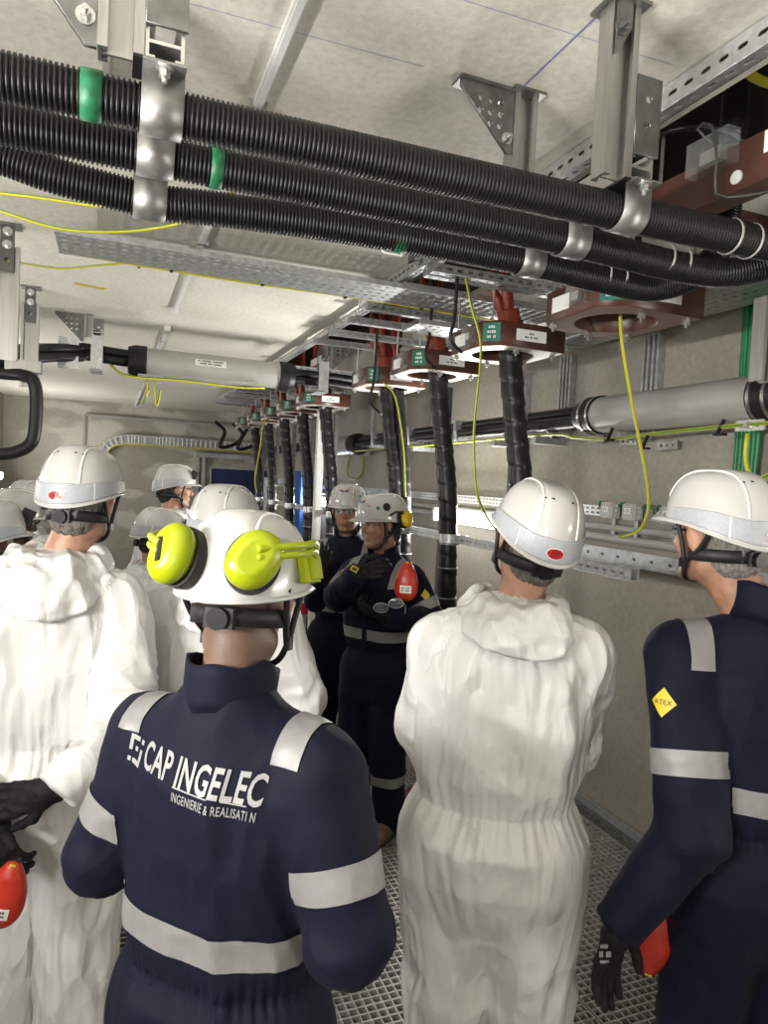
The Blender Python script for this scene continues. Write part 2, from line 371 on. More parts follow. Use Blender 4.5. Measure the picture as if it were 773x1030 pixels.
def band(parent, x, y, w_, matn, name, r=RD+.0015, n=22):
    g = MB(); vs = []
    for xx in (x-w_/2, x+w_/2): vs += [(xx, y+r*math.cos(2*PI*i/n), ZD+r*math.sin(2*PI*i/n)) for i in range(n)]
    g.add(vs, [(i, (i+1) % n, n+(i+1) % n, n+i) for i in range(n)]); o = g.obj(name, matn, parent, True)
    mo = o.modifiers.new('s', 'SOLIDIFY'); mo.thickness = .0012; return o
def xat(u, v, y): return px(u, v, 'y', y).x
band(D1, xat(92, 96, DY[0]), DY[0], .036, 'tape_green', 'green_tape'); band(D2, xat(217, 176, DY[1]), DY[1], .027, 'tape_green', 'green_tape'); band(D3, xat(401, 245, DY[2]), DY[2], .034, 'tape_green', 'green_tape')
g = MB(); q = px(397, 256, 'y', DY[2]-.055); g.box((q.x, DY[2]-.035, ZD-.055), (.05, .03, .003), Matrix.Rotation(.5, 3, 'X')); g.obj('paper_tag', 'label_white', D3)
for D_, y, us in ((D1, dyx(0, 1.45), ((734, 235), (754, 240))), (D2, dyx(1, 1.4), ((668, 263), (684, 268))), (D3, dyx(2, 1.3), ((606, 281), (622, 284)))):
    for u, v in us: band(D_, xat(u, v, y), y, .007, 'tie_grey', 'cable_tie', RD+.003)

# ------------------------------------------------------------------ aluminium hangers
def hprof(wd, h, s=.006, lip=.016):
    a, b_ = wd/2, h/2
    half = [(-a, b_), (-a+lip, b_), (-a+lip, b_-s*1.6), (-a+s, b_-s*1.6), (-a+s, s/2), (a-s, s/2), (a-s, b_-s*1.6), (a-lip, b_-s*1.6), (a-lip, b_), (a, b_)]
    return half+[(x, -y) for x, y in half[::-1]]
def gusset_mesh(w_, h, holes=True, th=.008, flip=1):
    outer = [(0, 0), (-w_*flip, 0), (-w_*flip, -.018), (-.018*flip, -h), (0, -h)]
    if flip < 0: outer = outer[::-1]
    hs = []
    if holes == 2:
        for i in range(11):
            for j in range(11):
                u_, v_ = .036+j*.032, .036+i*.032
                if u_/w_+v_/h < .80: hs.append(circ(-u_*flip, -v_, .0095, 10))
    elif holes:
        for i in range(4):
            for j in range(4-i):
                if (i, j) in ((0, 3), (3, 0)): continue
                hs.append(circ(-(.040+j*.030)*flip*w_/.16, -.038-i*.030*h/.16, .0085, 10))
    return plate_mesh('gusset', outer, hs, th, 'steel_plate', .0006)
def hanger(label, x, y0, y1, zarm, side_gusset_rear, gus_front=None):
    """two hanging profiles, a cross arm in y and three duct straps"""
    t_ = thing('duct_hanger', label, 'bracket', (x, y0, ZC), group='aluminium duct hangers')
    pw = .074
    for k, yv in enumerate((y0, y1)):
        po = MB().prism(hprof(pw, .05), (x, yv, zarm-.035), (1, 0, 0), (0, 1, 0), (0, 0, ZC-zarm+.035)).obj('hanging_profile', 'alu', t_)
        MB().b2((x-.05, yv-.045, ZC-.008), (x+.05, yv+.045, ZC)).obj('ceiling_plate', 'steel_plate', po)
    xa = x+pw/2+.036
    arm = MB().prism(hprof(.066, .066), (xa, y0-.015, zarm), (1, 0, 0), (0, 0, 1), (0, y1-y0+.22, 0)).obj('arm', 'alu_edge', t_)
    place('side_plate', plate_mesh('side_plate', [(-.034, -.02), (.036, -.02), (.036, .155), (-.034, .155)], [circ(0, .045, .0095), circ(0, .105, .0095)], .006, 'steel_plate', .0005), frame((x+pw/2+.037, y0-.022, zarm+.045), (1, 0, 0), (0, 0, 1)), t_)
    MB().b2((x+.02, y0-.026, zarm-.038), (xa+.034, y0+.05, zarm-.033)).obj('pad', 'black_rubber', arm)
    for yi in range(3):
        yd = dyx(yi, xa); r = RD+.003; n = 14; zd_ = ZD-(.022 if yi == 2 and x < .5 else 0); pr = [(yd-r, zarm-.036)]+[(yd+r*math.cos(PI+PI*i/n), zd_+r*math.sin(PI+PI*i/n)) for i in range(n+1)]+[(yd+r, zarm-.036)]
        g = MB(); xs = (xa-.037, xa+.037); m_ = len(pr)
        g.add([(xx, p[0], p[1]) for xx in xs for p in pr], [(j, j+1, m_+j+1, m_+j) for j in range(m_-1)])
        st = g.obj('duct_strap', 'strap_steel', t_, True); mo = st.modifiers.new('t', 'SOLIDIFY'); mo.thickness = .004; mo.offset = 0
        MB().b2((xs[0], yd-r-.034, zarm-.040), (xs[1], yd-r, zarm-.036)).obj('strap_flange', 'strap_steel', st); MB().b2((xs[0], yd+r, zarm-.040), (xs[1], yd+r+.034, zarm-.036)).obj('strap_flange', 'strap_steel', st)
        MB().bolt((xa, yd-r-.018, zarm-.040), (0, 0, -1), .010, .014).obj('strap_bolt', 'bolt', st)
    gm_ = gusset_mesh(.165, .165); big = gusset_mesh(.30, .375, 2)
    for yv, ok in ((y0, gus_front), (y1, side_gusset_rear)):
        if ok:
            go = place('gusset', big if ok == 2 else gm_, frame((x-pw/2-.002, yv-.018, ZC-.012), (1, 0, 0), (0, 0, 1)), t_)
            MB().b2((x-pw/2-(.3 if ok == 2 else .170), yv-.03, ZC-.012), (x-pw/2, yv+.03, ZC-.004)).obj('foot', 'steel_plate', go)
            for dx in (.03, .125): MB().bolt((x-pw/2-dx, yv, ZC-.012), (0, 0, -1), .011, .018).obj('gusset_bolt', 'bolt', go)
            b_ = MB(); b_.bolt((x-pw/2-.02, yv-.022, ZC-(.34 if ok == 2 else .14)), (0, -1, 0), .010, .014); b_.obj('gusset_bolt', 'bolt', go)
    return t_
ZA = ZD+RD+.045
hanger('aluminium duct hanger with three straps at upper left beside green tape', -.005, 1.345, 1.72, ZA, False, 2)
hanger('aluminium duct hanger with three straps at upper right below the ceiling rail', 1.045, 1.335, 1.74, ZA, True, False)
# diagonal foot plate bolted on the near face of the right hanger's front profile
g = MB().prism([(-.033, 0), (.033, .07), (.033, .2), (-.033, .2)], (1.031, 1.305, ZC-.13), (.6, 0, 0), (0, 0, .9), (0, -.006, 0)); g.bolt((1.023, 1.299, ZC-.07), (0, -1, 0), .012, .012)
hr = [o for o in COL.objects if o.name.startswith('duct_hanger')][-1]
g.obj('foot_plate', 'steel_plate', hr)

# ================================================================== ceiling strips, strut, tray
for i, (x, y0, y1, lab) in enumerate(((.372, -1.0, 4.95, 'long white conduit fixed along the ceiling above the ribbed ducts'), (.372, 5.6, 12.6, 'far white conduit on the ceiling beyond the grey pipe'))):
    t_ = thing('ceiling_conduit', lab, 'conduit', (x, y0, ZC))
    MB().b2((x-.014, y0, ZC-.020), (x+.014, y1, ZC)).obj('channel', 'white_paint', t_)
    MB().b2((x-.009, y0+.01, ZC-.024), (x+.009, y1-.01, ZC-.020)).obj('lid', 'white_paint', t_)
    for k in range(int((y1-y0)/1.3)): MB().b2((x-.027, y0+.5+k*1.3, ZC-.034), (x+.027, y0+.53+k*1.3, ZC)).obj('clip', 'galv', t_)
    for e in (y0, y1): MB().b2((x-.024, e-.01, ZC-.034), (x+.024, e+.01, ZC)).obj('end_cap', 'white_paint', t_)
# blue layout lines snapped on the ceiling
bl = MB()
def cline(a, b_, w_):
    a = px(*a, 'z', ZC); b_ = px(*b_, 'z', ZC); d = (b_-a).normalized(); nn = V((-d.y, d.x, 0))*w_/2; z = V((0, 0, -.0008))
    bl.add([a+nn+z, b_+nn+z, b_-nn+z, a-nn+z], [(0, 1, 2, 3)])
cline((518, 95), (700, -78), .006); cline((186, 2), (427, 67), .002); cline((467, 0), (677, 65), .002)
struct(bl.obj('chalk_lines', 'chalk_blue', CEIL))
def strut_x(name, parent, a, b_, wz=.041, wy=.041, slots=True, matn='galv'):
    """slotted C strut from a to b (any horizontal direction): slotted web facing the camera side and slotted underside"""
    a = V(a); b_ = V(b_); L = (b_-a).length; d = (b_-a).normalized(); side = V((d.y, -d.x, 0))
    n = int(L/.055); hs = [slot(.03+i*.055, wz/2, .030, .012, 3) for i in range(n)]
    me = plate_mesh(name, [(0, 0), (L, 0), (L, wz), (0, wz)], hs, .003, matn)
    o = place(name, me, frame(a+side*wy/2-V((0, 0, wz)), d, (0, 0, 1)), parent)
    me2 = plate_mesh('underside', [(0, 0), (L, 0), (L, wy), (0, wy)], [slot(.03+i*.055, wy/2, .030, .012, 3) for i in range(n)], .003, matn)
    c = link('underside', me2, o); c.matrix_parent_inverse = wm(o).inverted(); c.matrix_basis = frame(a+side*wy/2-V((0, 0, wz)), d, -side)
    g = MB(); p0 = a-side*wy/2; g.box((p0+b_-side*wy/2)/2-V((0, 0, wz/2)), (L, .003, wz), Matrix((d, V((-d.y, d.x, 0)), V((0, 0, 1)))).transposed())
    g.obj('back_web', matn, o); return o
t_ = thing('ceiling_rail', 'double slotted steel rail bolted along the edge of the ceiling opening', 'rail', (1.345, .6, ZC))
strut_x('slotted_rail', t_, (1.375, 4.0, ZC-.004), (1.375, .3, ZC-.004), .06, .041, matn='galv_bright')
strut_x('slotted_rail', t_, (1.425, 4.0, ZC-.0), (1.425, .3, ZC-.0), .03, .041, matn='galv')
for y in (1.1, 1.72, 2.4, 3.1):
    br = MB().b2((1.30, y-.03, ZC-.05), (1.352, y+.03, ZC-.045)).b2((1.30, y-.03, ZC-.05), (1.306, y+.03, ZC)).obj('rail_bracket', 'galv_dark', t_); MB().bolt((1.328, y, ZC-.05), (0, 0, -1), .009, .01).obj('bolt', 'bolt', br)

def cable_tray(label, o, ux, uy, L, W, z, rows, name='cable_tray', bent=None):
    """perforated tray: slotted base and two folded sides"""
    t_ = thing(name, label, 'cable tray', o); o = V(o); ux = V(ux); uy = V(uy)
    hs = [slot(.03+i*.05, W*(j+.5)/rows, .031, .0145, 2) for i in range(int(L/.05)-0) for j in range(rows) if .03+i*.05 < L-.02]
    place('perforated_base', plate_mesh('perforated_base', [(0, 0), (L, 0), (L, W), (0, W)], hs, .002, 'galv'), frame(o, ux, uy), t_)
    for k in (0, 1):
        p = o+uy*(W*k)
        place('folded_side', plate_mesh('folded_side', [(0, 0), (L, 0), (L, .024+.026*k), (0, .024+.026*k)], [], .002, 'galv'), frame(p, ux, (0, 0, 1)), t_)
    return t_
TY0, TY1, TZ = 3.31, 3.62, 2.835
cable_tray('perforated steel cable tray crossing under the ceiling behind the ribbed ducts', (-.25, TY0, TZ), (1, 0, 0), (0, 1, 0), 2.6, TY1-TY0, TZ, 5)
cable_tray('perforated cable tray running along the right wall toward the opening', (2.33, .9, 2.70), (0, 1, 0), (1, 0, 0), 2.5, .24, 2.7, 4)
cable_tray('short perforated tray joining the wall tray behind the brown transformer', (1.5, 3.42, 2.70), (1, 0, 0), (0, 1, 0), 1.07, .24, 2.7, 4)
def wire(name, label, pts, r=.004, matn='earth_wire', seg=8, step=.03, cat='cable', group=None, parent=None):
    o = sweep(name, cat_path(pts, step), r, matn, parent, seg)
    if label: tag(o, label, cat, group)
    return o
wire('earth_cable', 'yellow-green earth cable clipped along the far edge of the crossing tray', [(-.24, TY1+.012, TZ+.008), (.5, TY1+.012, TZ-.002), (1.2, TY1+.012, TZ+.004), (1.9, TY1+.012, TZ-.004), (2.32, TY1+.012, TZ)], .006)
tc_ = [o for o in COL.objects if o.name.startswith('cable_tray')][0]
for i in range(5): MB().b2((.25+i*.45-.008, TY1-.002, TZ-.008), (.25+i*.45+.008, TY1+.02, TZ+.014)).obj('cable_clip', 'black_plastic', tc_)
wire('earth_cable', 'sagging yellow-green cable hanging from the ribbed ducts at upper left', [px(-30, 200, 'y', 2.6), px(0, 212, 'y', 2.6), px(60, 230, 'y', 2.6), px(120, 233, 'y', 2.6), px(165, 228, 'y', 2.55), px(187, 222, 'y', 2.4), px(215, 208, 'y', 2.0), px(235, 195, 'y', 1.9)], .0055)
wire('earth_cable', 'thin yellow cable crossing the upper left corner', [px(-20, 192, 'y', 2.2), px(40, 199, 'y', 2.2), px(100, 207, 'y', 2.2), px(150, 204, 'y', 2.1)], .0045)
wire('earth_cable', 'thin yellow cable slung from the left strut to the tray clamp', [px(-20, 262, 'y', 3.7), px(10, 263, 'y', 3.69), px(60, 270, 'y', 3.68), px(100, 267, 'y', 3.66), px(140, 264, 'y', TY1+.03)], .005)
q = px(140, 264, 'y', TY1+.02); tag(MB().box(q, (.03, .02, .035)).cyl(q-V((0, .0, .03)), q+V((0, 0, .03)), .006).obj('earth_clamp', 'copper'), 'small copper earth clamp on the tray edge', 'clamp')
wire('earth_cable', 'green and yellow cables bundled at the top left behind the ducts', [px(-30, 160, 'y', 1.95), px(0, 168, 'y', 1.95), px(20, 173, 'y', 2.0), px(45, 180, 'y', 2.15)], .008, 'green_cable')
wire('earth_cable', 'thick yellow-green cable end at the left edge between the ducts', [px(-40, 100, 'y', 1.6), px(0, 107, 'y', 1.62), px(28, 108, 'y', 1.66), px(60, 100, 'y', 1.75)], .009)
tag(place('tape_strip', plate_mesh('tape_strip', [(0, 0), (.17, 0), (.18, .06), (0, .055)], [], .001, 'yellow'), frame(px(74, 286, 'z', ZC-.001), (1, .25, 0), (.25, -1, 0))), 'strip of yellow tape stuck on the ceiling', 'tape')

# ================================================================== current transformers
CTX, CTZ = 1.870, 2.535      # centre line and underside
CW, CD_, CH = .43, .46, .115
def ct_master():
    LOCAL[0] = True
    c = thing('current_transformer', '', 'transformer'); hx, hy, k = CW/2, CD_/2, .075
    outer = [(-hx+k, -hy), (hx, -hy), (hx, hy-k), (hx-k, hy), (-hx+k, hy), (-hx, hy-k), (-hx, -hy+k)]
    hole = circ(0, 0, .158, 28)
    place('housing', plate_mesh('housing', outer, [hole], CH, 'ct_brown', .002), Matrix.Translation((0, 0, CH/2)), c)
    inn = circ(0, 0, .160, 28)
    place('under_plate', plate_mesh('under_plate', [(x*.995, y*.995) for x, y in outer], [inn], .003, 'ct_under_lit'), Matrix.Translation((0, 0, -.003)), c)
    # name plate on the front, green sign on the chamfer, white sheet and clear junction box on the left flank
    l = MB().box((.02, -hy-.003, CH*.52), (.17, .003, .055)).obj('name_plate', 'label_white', c)
    o = link('small_print', print_lines([[.030], [.022, .016, .026]], .010, .006, 'ink'), l); o.matrix_basis = frame((.02, -hy-.0052, CH*.52), (1, 0, 0), (0, 0, 1))
    a = V((-hx+k/2, -hy+k/2, CH*.55)); nrm = V((-1, -1, 0)).normalized(); tx = V((1, -1, 0)).normalized()
    s_ = MB().box(a+nrm*.003, (.085, .003, .088), Matrix((tx, -nrm, V((0, 0, 1)))).transposed()).obj('green_sign', 'label_green', c)
    o = link('small_print', print_lines([[.034], [.044], [.020, .012]], .0135, .010, 'ink_white'), s_); o.matrix_basis = frame(a+nrm*.0052, tx, (0, 0, 1))
    MB().box((-hx-.003, .06, CH*.5), (.003, .11, .06)).obj('data_sheet', 'label_white', c)
    MB().box((-hx-.022, -.06, CH*.55), (.04, .075, .075)).obj('clear_box', 'clear', c)
    MB().box((-hx-.018, -.06, CH*.5), (.02, .04, .03)).obj('terminal', 'bolt', c)
    for (x, y) in ((-hx+.02, hy-k-.02), (-.03, -hy+.05), (hx-.045, hy-k-.02), (hx-.04, -hy+.04), (0.02, hy-.04)):
        MB().cyl((x, y, -.004), (x, y, -.035), .006, 8).cyl((x, y, -.004), (x, y, -.014), .013, 6).box((x, y, -.018), (.034, .008, .010)).obj('wing_nut', 'bolt', c)
    LOCAL[0] = False
    return c
def copy_tree(o, parent=None):
    c = o.copy(); COL.objects.link(c); c.parent = parent
    for ch_ in list(o.children): copy_tree(ch_, c)
    return c
CT = ct_master()
cts = [(622, 322, 2.26, 'nearest brown current transformer, above the yellow cable at right'), (513, 344, 3.17, 'brown current transformer second from the right, over the white-suited worker'),
       (437, 369, 4.02, 'brown current transformer third from the right, above the speaker'), (390, 386, 4.80, 'brown current transformer fourth from the right with two black cables below'),
       (335, 408, 6.5, 'brown current transformer below the strapped cables of the grey pipe'), (318, 413, 7.35, 'sixth brown current transformer counted from the right'),
       (300, 417, 8.2, 'seventh brown current transformer counted from the right'), (285, 420, 9.1, 'eighth brown current transformer counted from the right'), (270, 418, 10.0, 'farthest brown current transformer at the end of the row')]
CTP = []
for i, (u, v, y, lab) in enumerate(cts):
    c = CT if i == 0 else copy_tree(CT)
    c.location = (CTX if i else CTX-.035, y, CTZ if i else CTZ-.012); c['label'] = lab; c['group'] = 'brown current transformers in a row'; CTP.append(V((CTX, y, CTZ)))
for ch_ in CT.children:
    if ch_.name.startswith('under_plate'):
        ch_.data = ch_.data.copy(); ch_.data.materials[0] = MATS['ct_under']
# support struts, hanging rods
sl = thing('strut_frame', 'slotted steel strut frame carrying the brown transformers under the opening', 'frame', (1.40, 3.7, ZC))
strut_x('side_rail', sl, (1.42, 10.4, ZC-.03), (1.42, 3.75, ZC-.03), .041, .041)
strut_x('side_rail', sl, (2.38, 10.4, ZC-.03), (2.38, 3.75, ZC-.03), .041, .041)
ys = [3.06]+[y for c in cts[1:] for y in (c[2]-.18, c[2]+.18)]
for y in ys: strut_x('cross_strut', sl, (1.36, y, ZC-.075), (2.45, y, ZC-.075), .041, .041)
for c in cts[1:]:
    for dx in (-.17, .17):
        for dy in (-.18, .18): MB().cyl((CTX+dx, c[2]+dy, CTZ+CH-.01), (CTX+dx, c[2]+dy, ZC-.09), .005, 8).obj('threaded_rod', 'bolt', sl)
for dx in (-.17, .17):
    for dy in (-.18, .18): MB().cyl((CTX+dx, cts[0][2]+dy, CTZ+CH-.03), (CTX+dx, cts[0][2]+dy, ZC+.3), .005, 8).obj('threaded_rod', 'bolt', sl)
# near, larger brown frame transformer at the upper right
nb = thing('current_transformer', 'large dark brown transformer frame at the upper right edge with a clear box', 'transformer', (1.55, .95, 2.68), group='brown current transformers in a row')
MB().b2((1.52, .55, 2.665), (1.60, 1.80, 2.79)).obj('side_beam', 'ct_brown', nb); MB().b2((2.0, .55, 2.665), (2.08, 1.80, 2.79)).obj('side_beam', 'ct_brown', nb)
MB().b2((1.60, 1.72, 2.67), (2.0, 1.80, 2.785)).obj('end_beam', 'ct_brown', nb); MB().b2((1.60, .55, 2.67), (2.0, .63, 2.785)).obj('end_beam', 'ct_brown', nb)
MB().b2((1.475, 1.42, 2.74), (1.52, 1.56, 2.83)).obj('clear_box', 'clear', nb); MB().b2((1.495, 1.46, 2.765), (1.52, 1.53, 2.80)).obj('terminal', 'bolt', nb)
MB().b2((1.516, 1.25, 2.73), (1.52, 1.34, 2.785)).obj('data_sheet', 'label_white', nb)
MB().cyl((1.519, 1.42, 2.70), (1.514, 1.42, 2.70), .018, 14).obj('round_tag', 'label_white', nb); 
mat('tag_green', (.10, .55, .06), .5, 0, .05)
MB().cyl((1.519, 1.28, 2.685), (1.514, 1.28, 2.685), .012, 14).obj('round_tag', 'tag_green', nb)
for y in (.62, 1.75): MB().cyl((1.56, y, 2.79), (1.56, y, 3.3), .006, 8).obj('threaded_rod', 'bolt', nb)
wire('signal_cable', 'thin grey loop of wire hanging on the large brown transformer frame', [(1.50, 1.48, 2.80), (1.47, 1.52, 2.86), (1.46, 1.46, 2.84), (1.465, 1.44, 2.74), (1.48, 1.45, 2.66), (1.52, 1.40, 2.645), (1.6, 1.38, 2.67)], .004, 'galv_dark')
wire('control_cable', 'black looped cable rising beside the ceiling opening', [(1.49, 1.75, 2.62), (1.47, 1.76, 2.80), (1.50, 1.74, 2.93), (1.62, 1.70, 2.98), (1.75, 1.62, 2.93), (1.8, 1.6, 2.8)], .012, 'cable_black')
wire('control_cable', 'thick black cable rising into the shaft at the upper right', [(2.0, 1.32, 2.7), (1.98, 1.32, 3.0), (1.98, 1.32, 3.6)], .055, 'cable_black', 18)
wire('earth_cable', 'thick yellow-green cable crossing the ceiling opening at upper right', [(1.62, 1.62, 3.3), (1.66, 1.55, 3.08), (1.78, 1.42, 3.0), (2.0, 1.2, 3.02), (2.3, .95, 3.1)], .014)

# ------------------------------------------------------------------ power cables through the transformers
def wrapfun(r, pitch=.11):
    return lambda s, th: r+.0065*((s/pitch+th/(2*PI)) % 1.0)+.002*np.sin(s*9)
def power_bundle(ct, i, lab):
    x, y, z = ct
    b_ = thing('power_cable', lab, 'cable', (x, y, 0), group='black power cables through the transformers')
    n = 2 if i in (3,) else 1
    for k in range(n):
        ox = (k-.5)*.09 if n == 2 else 0
        P_ = [(x+.03+ox, y-.02, z+CH+.06), (x+.035+ox, y-.02, z), (x+.07+ox, y-.05, z-.35), (x+.11+ox*.8, y-.09, z-.75), (x+.13+ox*.8, y-.11, z-1.3), (x+.13+ox*.8, y-.11, z-1.9), (x+.13+ox*.8, y-.11, -.2)]
        r = .045 if n == 2 else .056
        c_ = sweep('black_sheath', cat_path(P_, .010), r, 'cable_black', b_, 20, wrapfun(r))
        for dz in (.9, 1.05, 1.24): MB().cyl((x+.13+ox*.8, y-.11, z-dz-.15), (x+.13+ox*.8, y-.11, z-dz-.156), r+.0085, 18).obj('cable_tie', 'tie_grey', c_)
        rb = sweep('red_boot', cat_path([(x+.03+ox, y-.02, z+.02), (x+.02+ox, y-.02, z+CH+.03), (x+.01+ox, y-.02, z+CH+.11)], .01), .06, 'red_cable', b_, 16, lambda s, th: .06-.003*np.sin(s*40)-.06*np.clip(s-.16, 0, 1))
        for kk, (dx, dy) in enumerate(((-.035, .01), (.03, .015), (-.005, -.03))):
            sweep('red_core', cat_path([(x+.012+ox+dx*.6, y-.02+dy*.6, z+CH+.06), (x+.0+ox+dx, y+dy, z+CH+.16), (x-.02+ox+dx*1.5, y+dy*1.5, z+.36), (x-.02+ox+dx*1.6, y+dy*1.5+.02, z+.75), (x-.02+ox+dx*1.6, y+dy*1.5+.02, z+1.15)], .03), .026, 'red_cable', b_, 12)
for i, ct in enumerate(CTP):
    if i == 0: continue
    power_bundle(ct, i, ['', 'black wrapped power cable rising behind the white-helmeted worker at center right', 'black wrapped power cable with steel clamp, beside the speaker', 'pair of black wrapped power cables behind the speaker', 'black power cable left of the two bystanders, fifth in the row', 'sixth black power cable in the receding row', 'seventh black power cable in the receding row', 'eighth black power cable in the receding row', 'farthest black power cable near the blue board'][i])
# horizontal strut with cable clamps
cs = thing('clamp_rail', 'horizontal slotted steel rail clamping the black power cables', 'rail', (2.06, 2.5, 1.52))
strut_x('slotted_rail', cs, (2.05, 10.25, 1.54), (2.05, 2.3, 1.54), .05, .041)
for i, ct in enumerate(CTP[1:]):
    yb = ct.y-.11; xb = ct.x+.13
    MB().cyl((xb, yb, 1.49), (xb, yb, 1.545), .066, 20).obj('cable_clamp', 'galv_bright', cs, True)
    MB().b2((xb, yb-.075, 1.495), (2.04, yb+.075, 1.54)).obj('clamp_foot', 'galv', cs)
    MB().b2((2.07, yb+.3-.02, -.25), (2.11, yb+.3+.02, 2.5)).obj('post', 'galv_dark', cs)

# yellow drop cables
wire('earth_cable', 'yellow earth cable hanging from the nearest brown transformer', [px(624, 315, 'y', 2.26), px(626, 345, 'y', 2.3), px(634, 395, 'y', 2.35), px(645, 450, 'y', 2.45), px(652, 490, 'y', 2.5), px(652, 515, 'y', 2.55), px(643, 533, 'y', 2.62), px(625, 540, 'y', 2.7)], .0075)
wire('earth_cable', 'yellow earth cable hanging through the second transformer', [px(468, 275, 'y', 3.0), px(475, 310, 'y', 2.92), px(484, 350, 'y', 2.9), px(478, 420, 'y', 2.9), px(477, 450, 'y', 2.9), px(480, 495, 'y', 2.9), px(490, 520, 'y', 2.95), px(505, 540, 'y', 3.0)], .006)
wire('earth_cable', 'yellow earth cable along the third and fourth power cables', [px(386, 385, 'y', 4.5), px(398, 400, 'y', 4.5), px(406, 450, 'y', 4.5), px(408, 500, 'y', 4.5)], .007)
wire('earth_cable', 'pair of thin yellow cables hanging above the far railing', [(1.80, 8.12, 2.56), px(266, 425, 'y', 8.0), px(262, 450, 'y', 8.0), px(257, 480, 'y', 8), px(258, 495, 'y', 8.0)], .010)
for k, (a_, y) in enumerate((((430, 300), 3.6), ((455, 283), 3.0), ((374, 345), 4.5))):
    wire('control_cable', ['thin black cable dropping beside the third transformer', 'thin black cable dropping beside the second transformer', 'thin black cable dropping beside the fourth transformer'][k], [px(a_[0]+6, a_[1]-25, 'y', y), px(a_[0]+5, a_[1], 'y', y), px(a_[0]+2, a_[1]+40, 'y', y), px(a_[0]-2, a_[1]+58, 'y', y), px(a_[0]+10, a_[1]+72, 'y', y)], .009, 'cable_black')

# ================================================================== right wall: pipe, cables, boxes
WP = XW-.20; ZP = 2.275; RP = .098
pr = thing('wall_pipe', 'large grey pipe along the right wall with black rubber end sleeves', 'pipe', (WP, 2.3, ZP))
MB().cyl((WP, 2.08, ZP), (WP, 3.18, ZP), RP, 36).obj('barrel', 'pipe_grey', pr, True)
for (y, s_) in ((2.08, -1), (3.18, 1)):
    q = sweep('rubber_sleeve', cat_path([(WP, y-s_*.05, ZP), (WP, y+s_*.04, ZP), (WP, y+s_*.12, ZP)], .01), RP, 'black_rubber', pr, 28, lambda s, th: RP+.008-.25*np.clip(s-.09, 0, 1))
    for k in (0, .07): MB().cyl((WP, y-s_*(.04-k), ZP), (WP, y-s_*(.026-k), ZP), RP+.011, 30).obj('hose_clamp', 'bolt', q, True)
def three_cables(lab, pts, r=.033, parent=None):
    b_ = thing('cable_trefoil', lab, 'cable', pts[0])
    for dx, dz in ((-.034, -.02), (.034, -.02), (0, .038)): sweep('black_sheath', cat_path([V(p)+V((dx, 0, dz)) for p in pts], .05), r, 'cable_black', b_, 14)
    return b_
b_ = three_cables('three black cables leaving the wall pipe toward the far end', [(WP, 3.2, ZP), (WP, 3.6, ZP-.005), (WP, 5, ZP-.01), (WP, 6.2, ZP-.01), (WP, 7.12, ZP-.02)])
three_cables('three black cables on the right wall beyond the farther grey pipe', [(WP, 8.44, ZP-.02), (WP, 9.4, ZP), (WP, 11, ZP), (WP, 12.5, ZP)])
for k in range(4): MB().box((WP, 3.85+k*.9, ZP-.01), (.16, .035, .16)).obj('strap', 'galv', b_)
three_cables('three black cables leaving the wall pipe at the right frame edge', [(WP, 2.06, ZP), (WP, 1.8, ZP), (WP, 1.2, ZP), (WP, .3, ZP)])
wp = thing('wall_pipe', 'grey pipe farther along the right wall behind the receding cables', 'pipe', (WP, 9, ZP)); MB().cyl((WP, 7.2, ZP-.03), (WP, 8.4, ZP-.03), RP+.01, 28).obj('barrel', 'pipe_grey', wp, True)
for y in (7.15, 8.3): MB().cyl((WP, y, ZP-.03), (WP, y+.12, ZP-.03), RP+.02, 28).obj('rubber_sleeve', 'black_rubber', wp, True)
wire('earth_cable', 'yellow-green earth cable clipped beneath the wall pipe', [(WP-.06, 1.7, ZP-.12), (WP-.07, 2.1, ZP-.115), (WP-.06, 2.6, ZP-.125), (WP-.05, 3.0, ZP-.14), (WP-.05, 3.3, ZP-.12), (WP-.05, 3.6, ZP-.09), (WP-.05, 5, ZP-.10), (WP-.05, 8, ZP-.11)], .0085)
for k, (u, v) in enumerate(((725, 430), (649, 445), (614, 437))):
    c = px(u, v, 'x', WP-.07); tag(MB().box(c, (.012, .012, .075), Matrix.Rotation(.5, 3, 'X')).box(c+V((0, 0, -.03)), (.03, .05, .01)).obj('cable_tie', 'black_plastic'), ['black cable tie nearest the right frame edge under the wall pipe', 'black cable tie under the middle of the wall pipe', 'black cable tie under the left end of the wall pipe'][k], 'cable tie', 'cable ties under the wall pipe')
for k, (u, v) in enumerate(((755, 428), (600, 442), (633, 444), (672, 448))):
    c = px(u, v, 'x', WP-.06 if k == 0 else XW-.05); o = place('pipe_lug', plate_mesh('pipe_lug', [(-.07, -.022), (.07, -.022), (.07, .022), (-.07, .022)], [circ(-.04, 0, .008), circ(0, 0, .008), circ(.04, 0, .008)], .01, 'galv_bright' if k == 0 else 'alu'), frame(c, (0, -1, 0), (0, 0, 1)))
    tag(o, ['drilled steel lug with earth bolt at the right end of the wall pipe', 'small drilled plate on the wall under the left end of the pipe', 'small drilled plate on the wall, second from the pipe sleeve', 'small drilled plate on the wall, third from the pipe sleeve'][k], 'plate', 'drilled plates under the wall pipe')
    if k == 0: MB().bolt(c, (-1, 0, 0), .016, .016).obj('lug_bolt', 'bolt', o)
wire('earth_cable', 'yellow loop of earth cable hanging below the wall pipe at the right edge', [px(752, 436, 'x', WP-.07), px(750, 455, 'x', WP-.07), px(752, 472, 'x', WP-.07), px(760, 481, 'x', WP-.07), px(772, 479, 'x', WP-.07), px(785, 470, 'x', WP-.07)], .010)
